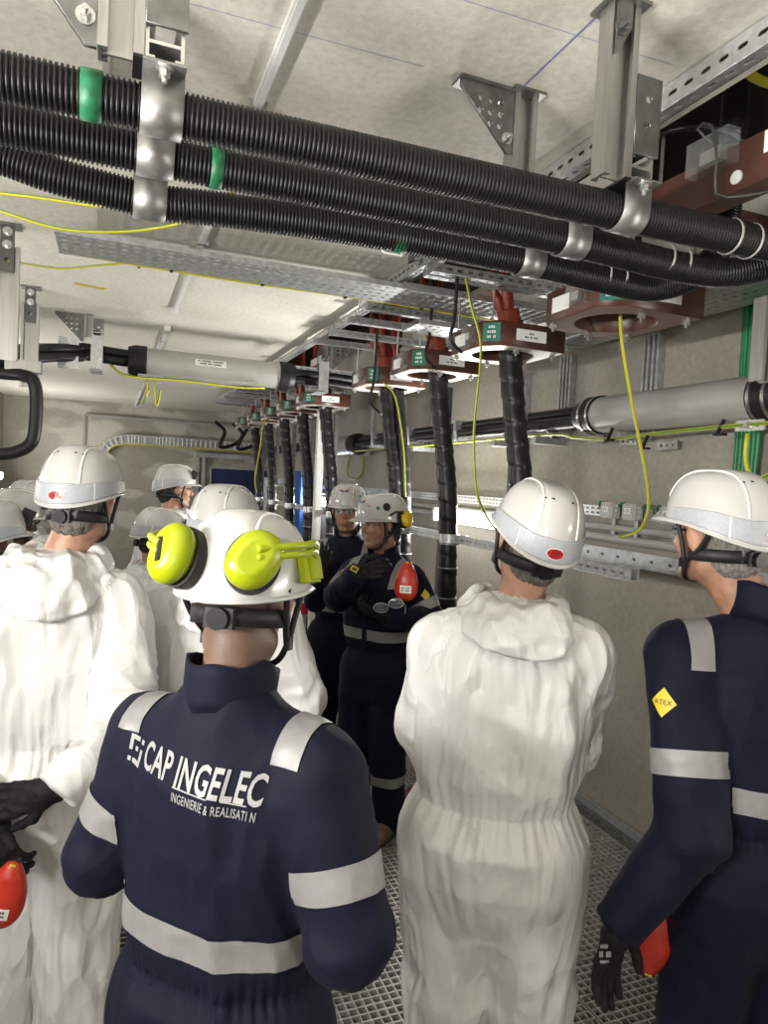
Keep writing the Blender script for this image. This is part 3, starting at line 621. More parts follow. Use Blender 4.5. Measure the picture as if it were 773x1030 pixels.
# wall struts behind the pipe
for k, y in enumerate((2.97, 3.72, 4.22, 5.6, 7.3, 9.0)):
    t_ = thing('wall_strut', ['vertical grey strut on the wall behind the middle of the wall pipe', 'vertical grey strut on the wall at the left end of the wall pipe', 'vertical dark strut behind the second power cable', 'vertical strut on the wall behind the speaker', 'vertical strut on the wall far behind the bystander', 'farthest vertical strut on the right wall'][k], 'strut', (XW, y, ZP))
    for dy in (-.035, .035): MB().prism(hprof(.05, .04), (XW-.025, y+dy, 1.9 if k == 2 else ZP-.1), (0, 1, 0), (1, 0, 0), (0, 0, ZC-.25-ZP+.1 if k != 2 else .75)).obj('profile', 'galv', t_)
    MB().b2((XW-.25, y-.03, ZP-.14), (XW-.02, y+.03, ZP-.10)).obj('bracket_arm', 'galv', t_)
    place('gusset', gusset_mesh(.13, .13), frame((XW-.05, y+.04, ZP+.02), (1, 0, 0), (0, 0, 1)), t_)
# green vertical cables at the right edge
for k in range(6):
    y = px(752, 330, 'x', XW-.06).y+.035-k*.022
    wire('green_cable', ['green vertical cable, leftmost in the bundle on the right wall', 'green vertical cable, second from left in the bundle on the right wall', 'green vertical cable, third from left in the bundle on the right wall', 'green vertical cable, third from right in the bundle on the right wall', 'green vertical cable, second from right in the bundle on the right wall', 'green vertical cable, rightmost in the bundle on the right wall'][k], [(XW-.035-.012*(k % 2), y, 2.8), (XW-.035, y+.01*math.sin(k), 2.5), (XW-.04, y-.008, 2.1), (XW-.04, y+.006*(k % 3), 1.72)], .0115, 'green_cable', group='green cables on the right wall')
tag(MB().b2((XW-.03, 1.98, .2), (XW, 2.03, 2.6)).obj('wall_strut', 'galv_dark'), 'dark slotted strut beside the green cables', 'strut')
tag(MB().prism(hprof(.06, .05), px(772, 300, 'y', 1.75), (1, 0, 0), (0, 1, 0), (0, 0, -.28)).obj('hanging_profile', 'alu'), 'aluminium hanging profile cut by the right frame edge above the pipe', 'strut')
# mesh rail, junction boxes, conduit, slotted flat tray
jr = thing('wire_rail', 'narrow slotted rail on the right wall carrying small junction boxes', 'rail', (XW-.03, 3, 1.75))
place('slotted_rail', plate_mesh('slotted_rail', [(0, 0), (9.5, 0), (9.5, .06), (0, .06)], [slot(.03+i*.05, .017+.026*j, .034, .012, 2) for i in range(189) for j in (0, 1)], .004, 'galv_bright'), frame((XW-.03, 2.0, 1.715), (0, 1, 0), (0, 0, 1)), jr)
for k, y in enumerate((3.17, 2.99, 2.71)):
    j = thing('junction_box', ['small grey junction box, left of the three on the wall', 'small grey junction box, middle of the three on the wall', 'small grey junction box, right of the three beside the navy worker'][k], 'junction box', (XW-.05, y, 1.755), group='junction boxes on the right wall')
    MB().box((XW-.075, y, 1.755), (.065, .088, .088), None, .006).obj('case', 'box_grey', j)
    MB().box((XW-.110, y, 1.755), (.006, .080, .080)).obj('lid', 'box_grey', j)
    l = MB().box((XW-.1145, y, 1.76), (.002, .045, .03)).obj('name_plate', 'label_white', j)
    place('small_print', print_lines([[.022], [.012, .014]], .006, .004, 'ink'), frame((XW-.1162, y, 1.76), (0, -1, 0), (0, 0, 1)), l)
    for s_ in (-1, 1):
        for z in (-.025, .0, .025): MB().cyl((XW-.075, y+s_*.044, 1.755+z), (XW-.075, y+s_*.066, 1.755+z), .010, 8).obj('cable_gland', 'box_grey', j)
        sweep('feed_cable', cat_path([(XW-.075, y+s_*.06, 1.78), (XW-.07, y+s_*.10, 1.80), (XW-.05, y+s_*.13, 1.77)], .01), .006, 'green_cable', j, 6)
    MB().b2((XW-.05, y-.012, 1.62), (XW-.045, y+.012, 1.72)).obj('lug', 'galv', j)
for z, r, x, lab in ((1.655, .022, .035, 'thick grey conduit on the wall below the junction boxes'), (1.595, .026, .04, 'brownish grey pipe on the wall just above the slotted flat tray')):
    tag(MB().cyl((XW-x, 1.8, z), (XW-x, 11.5, z), r, 16).obj('wall_conduit', 'pipe_grey', None, True), lab, 'pipe')
place_o = place('wall_tray', plate_mesh('wall_tray', [(0, 0), (2.6, 0), (2.6, .085), (0, .085)], [slot(.1+i*.13, .045, .03, .015, 3) for i in range(18)], .012, 'galv'), frame((XW-.03, 1.6, 1.452), (0, 1, 0), (0, 0, 1)))
tag(place_o, 'flat slotted galvanised tray along the right wall at head height', 'cable tray')
wire('earth_cable', 'yellow-green loop of wire on the wall above the speaker', [px(352, 458, 'x', XW-.02), px(349, 475, 'x', XW-.015), px(356, 482, 'x', XW-.015), px(364, 476, 'x', XW-.015), px(365, 459, 'x', XW-.02)], .010)
wire('earth_cable', 'small hanging yellow-green wires behind the second power cable', [px(515, 438, 'x', XW-.1), px(513, 460, 'x', XW-.1), px(516, 500, 'x', XW-.1)], .007)

# ================================================================== left: cross pipe, struts
LP0, LP1 = px(143, 365, 'y', 5.55), px(283, 377, 'y', 5.55); zp = .5*(LP0.z+LP1.z); RL = .103
lp = thing('ceiling_pipe', 'large grey pipe under the ceiling crossing behind the perforated tray', 'pipe', (LP0.x, 5.55, zp))
bar = MB().cyl((LP0.x, 5.55, zp), (LP1.x, 5.55, zp), RL, 36).obj('barrel', 'pipe_grey', lp, True)
xl = px(212, 370, 'y', 5.45).x
pl = MB().box((xl, 5.55-RL*.985, zp+.025), (.23, .004, .05), Matrix.Rotation(-.25, 3, 'X')).obj('label', 'label_white', bar)
place('small_print', print_lines([[.018, .07, .08], [.05, .03, .06]], .012, .010, 'ink'), frame((xl, 5.55-RL*.985-.0045, zp+.027), (1, 0, 0), (0, .25, 1)), pl)
for (p, s_) in ((LP0, -1), (LP1, 1)):
    q = sweep('rubber_sleeve', cat_path([(p.x-s_*.03, 5.55, zp), (p.x+s_*.05, 5.55, zp), (p.x+s_*.1, 5.55, zp)], .01), RL, 'black_rubber', lp, 28, lambda s, th: RL+.012-.3*np.clip(s-.08, 0, 1))
    MB().cyl((p.x-s_*.02, 5.55, zp), (p.x-s_*.035, 5.55, zp), RL+.010, 30).obj('hose_clamp', 'bolt', q, True)
three_cables('black cables leaving the left end of the ceiling pipe and bending down', [(LP0.x-.05, 5.55, zp), (LP0.x-.4, 5.55, zp+.02), (-.25, 5.5, zp+.0), (-.42, 5.3, zp-.05), (-.55, 5.0, zp-.12), (-.8, 4.8, zp-.2), (-1.3, 4.6, zp-.25), (-1.58, 4.55, zp-.26)])
three_cables('black cables leaving the right end of the ceiling pipe under the straps', [(LP1.x+.05, 5.55, zp), (LP1.x+.4, 5.55, zp), (LP1.x+.75, 5.57, zp), (LP1.x+1.0, 5.7, zp+.1), (LP1.x+1.05, 5.75, zp+.6)])
wire('earth_cable', 'yellow-green cable clipped below the ceiling pipe', [(LP0.x-.22, 5.46, zp-.06), (LP0.x-.1, 5.44, zp-.13), (LP0.x+.3, 5.44, zp-.125), (LP0.x+.7, 5.44, zp-.135), (LP1.x-.15, 5.44, zp-.12)], .010)
for k in range(2):
    q = LP0+V((.03+k*.05, -.11, -.14)); wire('earth_cable', ['left hanging yellow-green earth tail under the ceiling pipe sleeve', 'right hanging yellow-green earth tail under the ceiling pipe sleeve'][k], [q, q+V((.01, 0, -.08)), q+V((-.02+.05*k, 0, -.18)), q+V((.02+.03*k, 0, -.06))], .009)
c = LP0+V((.06, -.10, -.125)); tag(place('pipe_lug', plate_mesh('pipe_lug', [(-.09, -.03), (.09, -.03), (.09, .03), (-.09, .03)], [circ(-.05, 0, .01), circ(0, 0, .01), circ(.05, 0, .01)], .012, 'alu'), frame(c, (1, 0, 0), (0, 0, 1))), 'drilled plate under the left sleeve of the ceiling pipe', 'plate')
def drop_strut(lab, x, y, zb, w_=.10, dark=True):
    t_ = thing('hanging_strut', lab, 'strut', (x, y, ZC), group='struts hanging from the ceiling at left')
    po = MB().prism(hprof(w_, .05), (x, y, zb), (1, 0, 0), (0, 1, 0), (0, 0, ZC-.10-zb)).obj('profile', 'alu', t_)
    if dark:
        place('slotted_head', plate_mesh('slotted_head', [(-w_*.3, -.15), (w_*.3, -.15), (w_*.3, .06), (-w_*.3, .06)], [circ(0, -.1, .012), circ(0, -.04, .012), circ(0, .02, .012)], .006, 'galv_dark'), frame((x, y-.03, ZC-.07), (1, 0, 0), (0, 0, 1)), t_)
        b_ = MB()
        for dz in (.04, .10): b_.bolt((x, y-.034, ZC-dz), (0, -1, 0), .013, .012)
        b_.obj('bolt', 'bolt', po)
    MB().b2((x-w_/2-.005, y-.04, ZC-.012), (x+w_/2+.005, y+.04, ZC)).obj('ceiling_plate', 'steel_plate', t_)
    return t_
s1 = drop_strut('nearer aluminium strut hanging at the left frame edge', -.47, 3.7, 2.33); s2 = drop_strut('second aluminium strut hanging at left, beside the bending cables', -.49, 4.9, 2.33)
MB().b2((-.62, 4.85, 2.42), (-.42, 4.95, 2.49)).obj('cross_arm', 'alu', s2); MB().b2((-.60, 4.82, 2.50), (-.56, 4.86, 2.80)).obj('side_profile', 'alu', s2)
def gus_hanger(lab, x, y, zb, flip, w_=.06):
    t_ = thing('gusset_hanger', lab, 'bracket', (x, y, ZC), group='gusseted hangers of the ceiling pipe')
    MB().prism(hprof(w_, .05), (x, y, zb), (1, 0, 0), (0, 1, 0), (0, 0, ZC-zb)).obj('profile', 'alu', t_)
    me = gusset_mesh(.19, .19, flip=flip)
    place('gusset', me, frame((x-flip*w_/2, y-.02, ZC-.01), (1, 0, 0), (0, 0, 1)), t_)
    place('side_plate', plate_mesh('side_plate', [(0, 0), (.07, 0), (.07, .2), (0, .2)], [circ(.035, .06, .01), circ(.035, .14, .01)], .006, 'steel_plate'), frame((x+flip*(w_/2+.035)-.035, y-.03, ZC-.23), (1, 0, 0), (0, 0, 1)), t_)
    g = MB()
    for k in (0, 1): g.prism(hprof(.07, .05), (x+flip*.06, y-.12, zb+.02), (1, 0, 0), (0, 0, 1), (0, .3, 0)) if k == 0 else None
    g.obj('arm', 'alu_edge', t_)
    MB().b2((x+flip*.06-.04, y-.11, zp-.11), (x+flip*.06+.04, y-.10, zb)).obj('strap', 'galv_bright', t_)
    MB().b2((x+flip*.06-.04, y-.11, zp-.115), (x+flip*.06+.04, y+.13, zp-.105)).obj('strap_bottom', 'galv_bright', t_)
    return t_
gus_hanger('perforated gusset hanger at the left end of the ceiling pipe', px(89, 340, 'y', 5.5).x, 5.52, zp+.13, 1)
gus_hanger('perforated gusset hanger at the right end of the ceiling pipe', px(331, 360, 'y', 5.5).x, 5.52, zp+.13, -1)
for k, xx in enumerate((px(97, 374, 'y', 5.45).x-.15, px(97, 374, 'y', 5.45).x-.22)):
    tag(MB().b2((xx-.03, 5.42, zp-.12), (xx+.03, 5.45, zp-.03)).b2((xx-.03, 5.42, zp+.05), (xx+.03, 5.45, zp+.10)).obj('cable_cleat', 'galv_bright'), ['steel cleat on the bending black cables, right one', 'steel cleat on the bending black cables, left one'][k], 'cleat')
# thick grey bent conduit at the left edge
tag(sweep('bent_conduit', cat_path([(-1.58, 4.9, 2.42), (-.9, 4.9, 2.41), (-.62, 4.88, 2.40), (-.52, 4.85, 2.395), (-.455, 4.8, 2.36), (-.435, 4.8, 2.25), (-.44, 4.8, 2.05), (-.46, 4.8, 1.98), (-.52, 4.8, 1.93), (-.65, 4.8, 1.90), (-1.1, 4.8, 1.89), (-1.60, 4.8, 1.89)], .02), .038, 'black_rubber', None, 18), 'thick black cable bending down at the left frame edge', 'cable')

# ================================================================== far wall
def P12(u, v): return px(u, v, 'y', YF-.05)
fw = thing('wall_conduit', 'thin conduit framing the top of the far wall', 'conduit', P12(85, 480))
a, b_, c = P12(83, 480), P12(83, 417), P12(262, 431)
MB().cyl(a, (a.x, YF-.05, b_.z), .014, 8).obj('riser', 'pipe_grey', fw, True); MB().cyl((a.x, YF-.05, b_.z), (XW-.2, YF-.05, b_.z), .02, 8).obj('run', 'pipe_grey', fw, True)
# mesh tray with bend
tr = thing('mesh_tray', 'pale wire mesh cable tray bending down the far wall', 'cable tray', P12(150, 440))
zt = P12(190, 446).z; x0 = P12(120, 440).x
def ribbon(pts, w_, name, matn, parent, d=.02):
    g = MB(); n = len(pts); nn = []
    for i in range(n):
        t0 = (V(pts[min(n-1, i+1)])-V(pts[max(0, i-1)])).normalized(); nn.append(V((-t0.z, 0, t0.x)))
    for i in range(n-1):
        q = [V(pts[i])+nn[i]*w_/2, V(pts[i+1])+nn[i+1]*w_/2, V(pts[i+1])-nn[i+1]*w_/2, V(pts[i])-nn[i]*w_/2]
        g.add(q+[p+V((0, -d, 0)) for p in q], [(0, 1, 2, 3), (7, 6, 5, 4), (0, 1, 5, 4), (2, 3, 7, 6)])
    return g.obj(name, matn, parent)
path = cat_path([(x0-.32, YF-.06, zt-.55), (x0-.28, YF-.06, zt-.28), (x0-.12, YF-.06, zt-.08), (x0+.15, YF-.06, zt), (x0+.6, YF-.06, zt), (XW-.15, YF-.06, zt)], .075)
for s_ in (-1, 1): ribbon([V(p)+V((0, 0, s_*.07)) for p in path], .02, 'side_wire', 'galv_bright', tr, .05)
for i in range(1, len(path)-1):
    t0 = (path[i+1]-path[i-1]).normalized(); nn = V((-t0.z, 0, t0.x)); MB().cyl(path[i]-nn*.08+V((0, -.03, 0)), path[i]+nn*.08+V((0, -.03, 0)), .012, 6).obj('cross_wire', 'white_paint', tr)
ribbon(path, .13, 'back_sheet', 'galv', tr, .004)
wire('earth_cable', 'yellow-green cable along the lower edge of the far mesh tray', [V(p)+V((.0, -.07, -.085)) for p in path[::6]], .013)
z2 = P12(200, 457).z; tag(MB().b2((P12(198, 457).x, YF-.12, z2-.05), (XW-.1, YF-.02, z2+.03)).obj('wall_trunking', 'galv'), 'grey trunking on the far wall above the blue board', 'trunking')
for k, u in enumerate((199, 205)):
    p = P12(u, 458); tag(MB().b2((p.x-.03, YF-.08, .0), (p.x+.03, YF-.02, z2-.05)).obj('wall_post', 'galv_bright'), ['left vertical trunking post on the far wall', 'right vertical trunking post on the far wall'][k], 'post')
p0, p1 = P12(213, 471), P12(213, 530)
bd = thing('notice_board', 'dark blue board on the far wall', 'board', (2.2, YF-.06, 1.4)); MB().b2((p0.x, YF-.06, p1.z), (XW-.05, YF-.003, p0.z)).obj('panel', 'board_blue', bd)
MB().b2((p0.x-.03, YF-.07, p0.z), (XW-.03, YF-.01, p0.z+.03)).b2((p0.x-.03, YF-.07, p1.z), (p0.x, YF-.01, p0.z)).obj('edging', 'galv', bd)
fr = thing('guard_railing', 'white tubular railing frame in front of the blue board', 'railing', px(262, 500, 'y', 10.5)); a, b_ = px(261, 484, 'y', 10.5), px(312, 486, 'y', 10.5)
MB().b2((a.x, 10.46, a.z-.06), (2.5, 10.54, a.z+.06)).obj('top_bar', 'white_paint', fr); MB().b2((a.x, 10.46, 0), (a.x+.12, 10.54, a.z-.06)).obj('post', 'white_paint', fr)
cb = thing('cabinet', 'bright blue narrow cabinet behind the receding cables', 'cabinet', px(307, 600, 'y', 9))
a, b_ = px(303, 474, 'y', 9.0), px(312, 474, 'y', 9.0)
MB().b2((a.x, 9.0, 0), (a.x+.20, 9.5, a.z)).obj('body', 'cabinet_blue', cb); MB().b2((a.x+.005, 8.985, .1), (a.x+.195, 9.0, a.z-.05)).obj('door', 'cabinet_blue', cb); MB().b2((a.x+.16, 8.965, 1.0), (a.x+.175, 8.985, 1.15)).obj('handle', 'bolt', cb)
wc = thing('white_post', 'tall white square post among the receding cables', 'post', px(322, 600, 'y', 6.80)); a = px(322, 440, 'y', 6.80); MB().b2((a.x-.03, 6.77, 0), (a.x+.04, 6.84, 2.82)).obj('shaft', 'white_paint', wc); MB().b2((a.x-.08, 6.74, 0), (a.x+.09, 6.87, .012)).obj('foot', 'galv', wc)
ex = thing('fire_extinguisher', 'red fire extinguisher standing behind the gloved worker', 'extinguisher', (0, 0, 0)); a = px(308, 590, 'y', 7.0); zx = px(308, 617, 'y', 7.0).z; zt_ = px(308, 568, 'y', 7.0).z
g = MB(); prof = [(.001, zx), (.06, zx), (.07, zx+.02), (.07, zt_-.05), (.05, zt_), (.02, zt_+.03), (.02, zt_+.07)]
n = 20; vs = [(a.x+r*math.cos(2*PI*i/n), 7.0+r*math.sin(2*PI*i/n), z) for r, z in prof for i in range(n)]
g.add(vs, [(j*n+i, j*n+(i+1) % n, (j+1)*n+(i+1) % n, (j+1)*n+i) for j in range(len(prof)-1) for i in range(n)]).obj('cylinder', 'red_paint', ex, True)
MB().b2((a.x-.05, 6.99, zt_+.07), (a.x+.03, 7.01, zt_+.10)).obj('lever', 'black_plastic', ex); MB().cyl((a.x, 7.0, zx+.12), (a.x, 7.0, zx+.26), .0712, 20).obj('instruction_label', 'label_white', ex, True)
MB().b2((a.x-.02, 7.0, 0), (a.x+.02, 7.12, zx+.3)).b2((a.x-.08, 6.92, zx-.02), (a.x+.08, 7.08, zx)).obj('stand', 'galv', ex)
sweep('hose', cat_path([(a.x+.02, 7, zt_+.08), (a.x+.09, 6.96, zt_), (a.x+.09, 6.95, zx+.2)], .03), .01, 'black_rubber', ex, 8)
for k, (u, v) in enumerate(((222, 440), (240, 442))):
    c = px(u, v, 'y', 11.5); wire('control_cable', ['left black looped cable near the far ceiling corner', 'right black looped cable near the far ceiling corner'][k], [c+V((-.1, 0, .25)), c+V((.06, 0, .1)), c+V((0, 0, -.15)), c+V((.3, .1, -.05)), c+V((.5, .1, .3))], .03, 'cable_black')
# red wheel chock on the floor behind the speaker's boots
q = px(389, 826, 'z', 0); rc = thing('door_wedge', 'small dark red ribbed wedge on the grating beside the white-suited worker', 'wedge', q)
g = MB(); g.prism([(-.12, 0), (.12, 0), (.12, .12)], (q.x+.05, q.y+.02, .0), (.95, -.3, 0), (0, 0, 1), (.05, .14, 0)).obj('body', 'dark_red', rc)
for k in range(6): MB().prism([(-.105+k*.038, k*.019+.007), (-.09+k*.038, k*.019+.016), (-.095+k*.038, k*.019+.024), (-.11+k*.038, k*.019+.015)], (q.x+.05, q.y+.02, 0), (.95, -.3, 0), (0, 0, 1), (.05, .14, 0)).obj('rib', 'dark_red', rc)

# ================================================================== people: signed-distance bodies meshed with surface nets
def _h(ix, iy, iz, seed):
    n = (ix.astype(np.int64)*374761393+iy.astype(np.int64)*668265263+iz.astype(np.int64)*2147483647+seed*1274126177) & 0x7fffffff
    n = ((n ^ (n >> 13))*1274126177) & 0x7fffffff
    return ((n ^ (n >> 16)) & 0xffff)/32767.5-1.0
def vnoise(p, seed=0):
    i = np.floor(p); f = p-i; u = f*f*(3-2*f); i = i.astype(np.int64); x, y, z = i.T; ux, uy, uz = u.T; r = 0
    for a in (0, 1):
        for b in (0, 1):
            for c in (0, 1):
                r = r+_h(x+a, y+b, z+c, seed)*(ux if a else 1-ux)*(uy if b else 1-uy)*(uz if c else 1-uz)
    return r
def ridge(p, seed=0): return 1-2*np.abs(vnoise(p, seed))*1.3
def worley(p, seed=0):
    """distance to the nearest feature point: sharp creases where cells meet"""
    i = np.floor(p).astype(np.int64); best = np.full(len(p), 9.)
    for a in (-1, 0, 1):
        for b in (-1, 0, 1):
            for c in (-1, 0, 1):
                x, y, z = i[:, 0]+a, i[:, 1]+b, i[:, 2]+c
                q = np.stack([x+.5+.45*_h(x, y, z, seed), y+.5+.45*_h(x, y, z, seed+1), z+.5+.45*_h(x, y, z, seed+2)], -1)-p
                best = np.minimum(best, (q*q).sum(1))
    return np.sqrt(best)
class Field:
    """list of primitives blended with a smooth minimum"""
    def __init__(s): s.p = []
    def rc(s, a, b, ra, rb, k=.02, flat=None, tagn=0, sub=False):
        a = np.array(a, float); b = np.array(b, float)
        def f(P):
            ab = b-a; t = np.clip(((P-a)@ab)/(ab@ab+1e-12), 0, 1); q = P-a-t[..., None]*ab
            if flat is not None:
                n_, sc = np.array(flat[0], float), flat[1]; n_ = n_/np.linalg.norm(n_); q = q-(q@n_)[..., None]*n_*(1-1/sc)
            return np.linalg.norm(q, axis=-1)-(ra+(rb-ra)*t)
        m = max(ra, rb)*(flat[1] if flat is not None and flat[1] > 1 else 1)+k+.03
        s.p.append((f, np.minimum(a, b)-m, np.maximum(a, b)+m, k, tagn, sub)); return s
    def el(s, c, r, k=.02, R=None, tagn=0, sub=False):
        c = np.array(c, float); r = np.array(r, float); Rm = None if R is None else np.array(R.transposed())
        def f(P):
            q = P-c
            if Rm is not None: q = q@Rm.T
            k0 = np.linalg.norm(q/r, axis=-1); k1 = np.linalg.norm(q/(r*r), axis=-1)+1e-9
            return k0*(k0-1)/k1
        m = max(r)+k+.03; s.p.append((f, c-m, c+m, k, tagn, sub)); return s
    def cut(s, c, n, R=.12, k=.006):
        """cut away a half space inside a ball: flat sleeve ends"""
        c = np.array(c, float); n = np.array(n, float); n = n/np.linalg.norm(n)
        f = lambda P: np.maximum(-((P-c)@n), np.linalg.norm(P-c, axis=-1)-R)
        s.p.append((f, c-R-.02, c+R+.02, k, 0, True)); return s
    def loft(s, L, k=.03, ex=2.4, tagn=0):
        L = np.array(L, float); zs = L[:, 0]
        def f(P):
            z = P[..., 2]; a = np.interp(z, zs, L[:, 1]); b = np.interp(z, zs, L[:, 2]); cy = np.interp(z, zs, L[:, 3])
            r = ((np.abs(P[..., 0])/a)**ex+(np.abs(P[..., 1]-cy)/b)**ex)**(1/ex)
            return np.maximum((r-1)*np.minimum(a, b), np.maximum(zs[0]-z, z-zs[-1]))
        m = L[:, 1:3].max()+.06; s.p.append((f, np.array([-m, -m+L[:, 3].min(), zs[0]-.06]), np.array([m, m+L[:, 3].max(), zs[-1]+.06]), k, tagn, False)); return s
    def grid(s, xs, ys, zs):
        D = np.full((len(xs), len(ys), len(zs)), .5)
        for f, lo, hi, k, tg, sub in s.p:
            i0, i1 = np.searchsorted(xs, lo[0]), np.searchsorted(xs, hi[0]); j0, j1 = np.searchsorted(ys, lo[1]), np.searchsorted(ys, hi[1]); k0, k1 = np.searchsorted(zs, lo[2]), np.searchsorted(zs, hi[2])
            if i0 >= i1 or j0 >= j1 or k0 >= k1: continue
            P = np.stack(np.meshgrid(xs[i0:i1], ys[j0:j1], zs[k0:k1], indexing='ij'), -1); d = f(P); A = D[i0:i1, j0:j1, k0:k1]
            if sub: d = -d; h = np.clip(.5+.5*(A-d)/k, 0, 1) ; D[i0:i1, j0:j1, k0:k1] = d+(A-d)*h+k*h*(1-h)
            else: h = np.clip(.5+.5*(A-d)/k, 0, 1); D[i0:i1, j0:j1, k0:k1] = A+(d-A)*h-k*h*(1-h)
        return D
    def owner(s, P):
        best = np.full(len(P), 1e9); own = np.zeros(len(P), int)
        for f, lo, hi, k, tg, sub in s.p:
            if sub: continue
            d = f(P); m = d < best; best[m] = d[m]; own[m] = tg
        return own
    def bounds(s): 
        q = [p for p in s.p if not p[5]]
        return np.min([p[1] for p in q], 0), np.max([p[2] for p in q], 0)
def nets(D, xs, ys, zs):
    """naive surface nets on a rectilinear grid -> vertices, quads"""
    I = D < 0; nx, ny, nz = D.shape
    cnt = sum(I[a:nx-1+a, b:ny-1+b, c:nz-1+c].astype(np.int8) for a in (0, 1) for b in (0, 1) for c in (0, 1))
    act = (cnt > 0) & (cnt < 8); ci, cj, ck = np.nonzero(act)
    idx = -np.ones(act.shape, np.int64); idx[ci, cj, ck] = np.arange(len(ci))
    X = [xs, ys, zs]; acc = np.zeros((len(ci), 3)); num = np.zeros(len(ci))
    cor = [(a, b, c) for a in (0, 1) for b in (0, 1) for c in (0, 1)]
    for p in cor:
        for ax in range(3):
            if p[ax]: continue
            q = list(p); q[ax] = 1
            d0 = D[ci+p[0], cj+p[1], ck+p[2]]; d1 = D[ci+q[0], cj+q[1], ck+q[2]]; m = (d0 < 0) != (d1 < 0)
            t = np.where(m, d0/np.where(m, d0-d1, 1), 0)
            pos = np.stack([xs[ci+p[0]], ys[cj+p[1]], zs[ck+p[2]]], -1); e = [ci, cj, ck][ax]
            pos[:, ax] = X[ax][e]+t*(X[ax][e+1]-X[ax][e])
            acc += pos*m[:, None]; num += m
    Vt = acc/num[:, None]; Q = []
    for ax in range(3):
        sl0 = [slice(None)]*3; sl1 = [slice(None)]*3; sl0[ax] = slice(0, -1); sl1[ax] = slice(1, None)
        A, B = I[tuple(sl0)], I[tuple(sl1)]; e = np.array(np.nonzero(A != B)); o1, o2 = [(1, 2), (2, 0), (0, 1)][ax]
        ok = (e[o1] > 0) & (e[o2] > 0) & (e[o1] < D.shape[o1]-1) & (e[o2] < D.shape[o2]-1); e = e[:, ok]; ins = A[tuple(e)]
        def g(d1, d2):
            q = e.copy(); q[o1] -= d1; q[o2] -= d2; return idx[q[0], q[1], q[2]]
        quad = np.stack([g(1, 1), g(0, 1), g(0, 0), g(1, 0)], -1); quad[~ins] = quad[~ins][:, ::-1]; Q.append(quad)
    Q = np.concatenate(Q); return Vt, Q[(Q >= 0).all(1)]
def vnormals(P, F):
    n = np.cross(P[F[:, 2]]-P[F[:, 0]], P[F[:, 3]]-P[F[:, 1]]); N = np.zeros_like(P)
    for k in range(4): np.add.at(N, F[:, k], n)
    return N/(np.linalg.norm(N, axis=1)[:, None]+1e-12)
def lap(P, F, it=1, lam=.5):
    E = np.concatenate([F[:, [0, 1]], F[:, [1, 2]], F[:, [2, 3]], F[:, [3, 0]]])
    for _ in range(it):
        S = np.zeros_like(P); c = np.zeros(len(P)); np.add.at(S, E[:, 0], P[E[:, 1]]); np.add.at(c, E[:, 0], 1); P = P+(S/np.maximum(c, 1)[:, None]-P)*lam
    return P
def axis_fine(lo, hi, coarse, fine=()):
    """coordinates lo..hi, step coarse, or finer inside (a,b,step) intervals"""
    x = lo; out = []
    while x < hi:
        out.append(x); st = coarse
        for a, b, f in fine:
            if a <= x < b: st = min(st, f)
            elif x < a < x+st: st = a-x+1e-6
        x += st
    return np.array(out+[hi])
def field_mesh(fd, h, fine=None):
    lo, hi = fd.bounds()
    if fine: ax = [axis_fine(lo[i], hi[i], h, fine[i]) for i in range(3)]
    else: ax = [np.arange(lo[i], hi[i]+h, h) for i in range(3)]
    return nets(fd.grid(*ax), *ax)
def arr_mesh(name, P, F, mats, smooth=True):
    me = bpy.data.meshes.new(name); me.from_pydata(P.tolist(), [], F.tolist())
    for m_ in (mats if isinstance(mats, (list, tuple)) else [mats]): me.materials.append(MATS[m_])
    me.polygons.foreach_set('use_smooth', [smooth]*len(me.polygons)); me.update(); return me

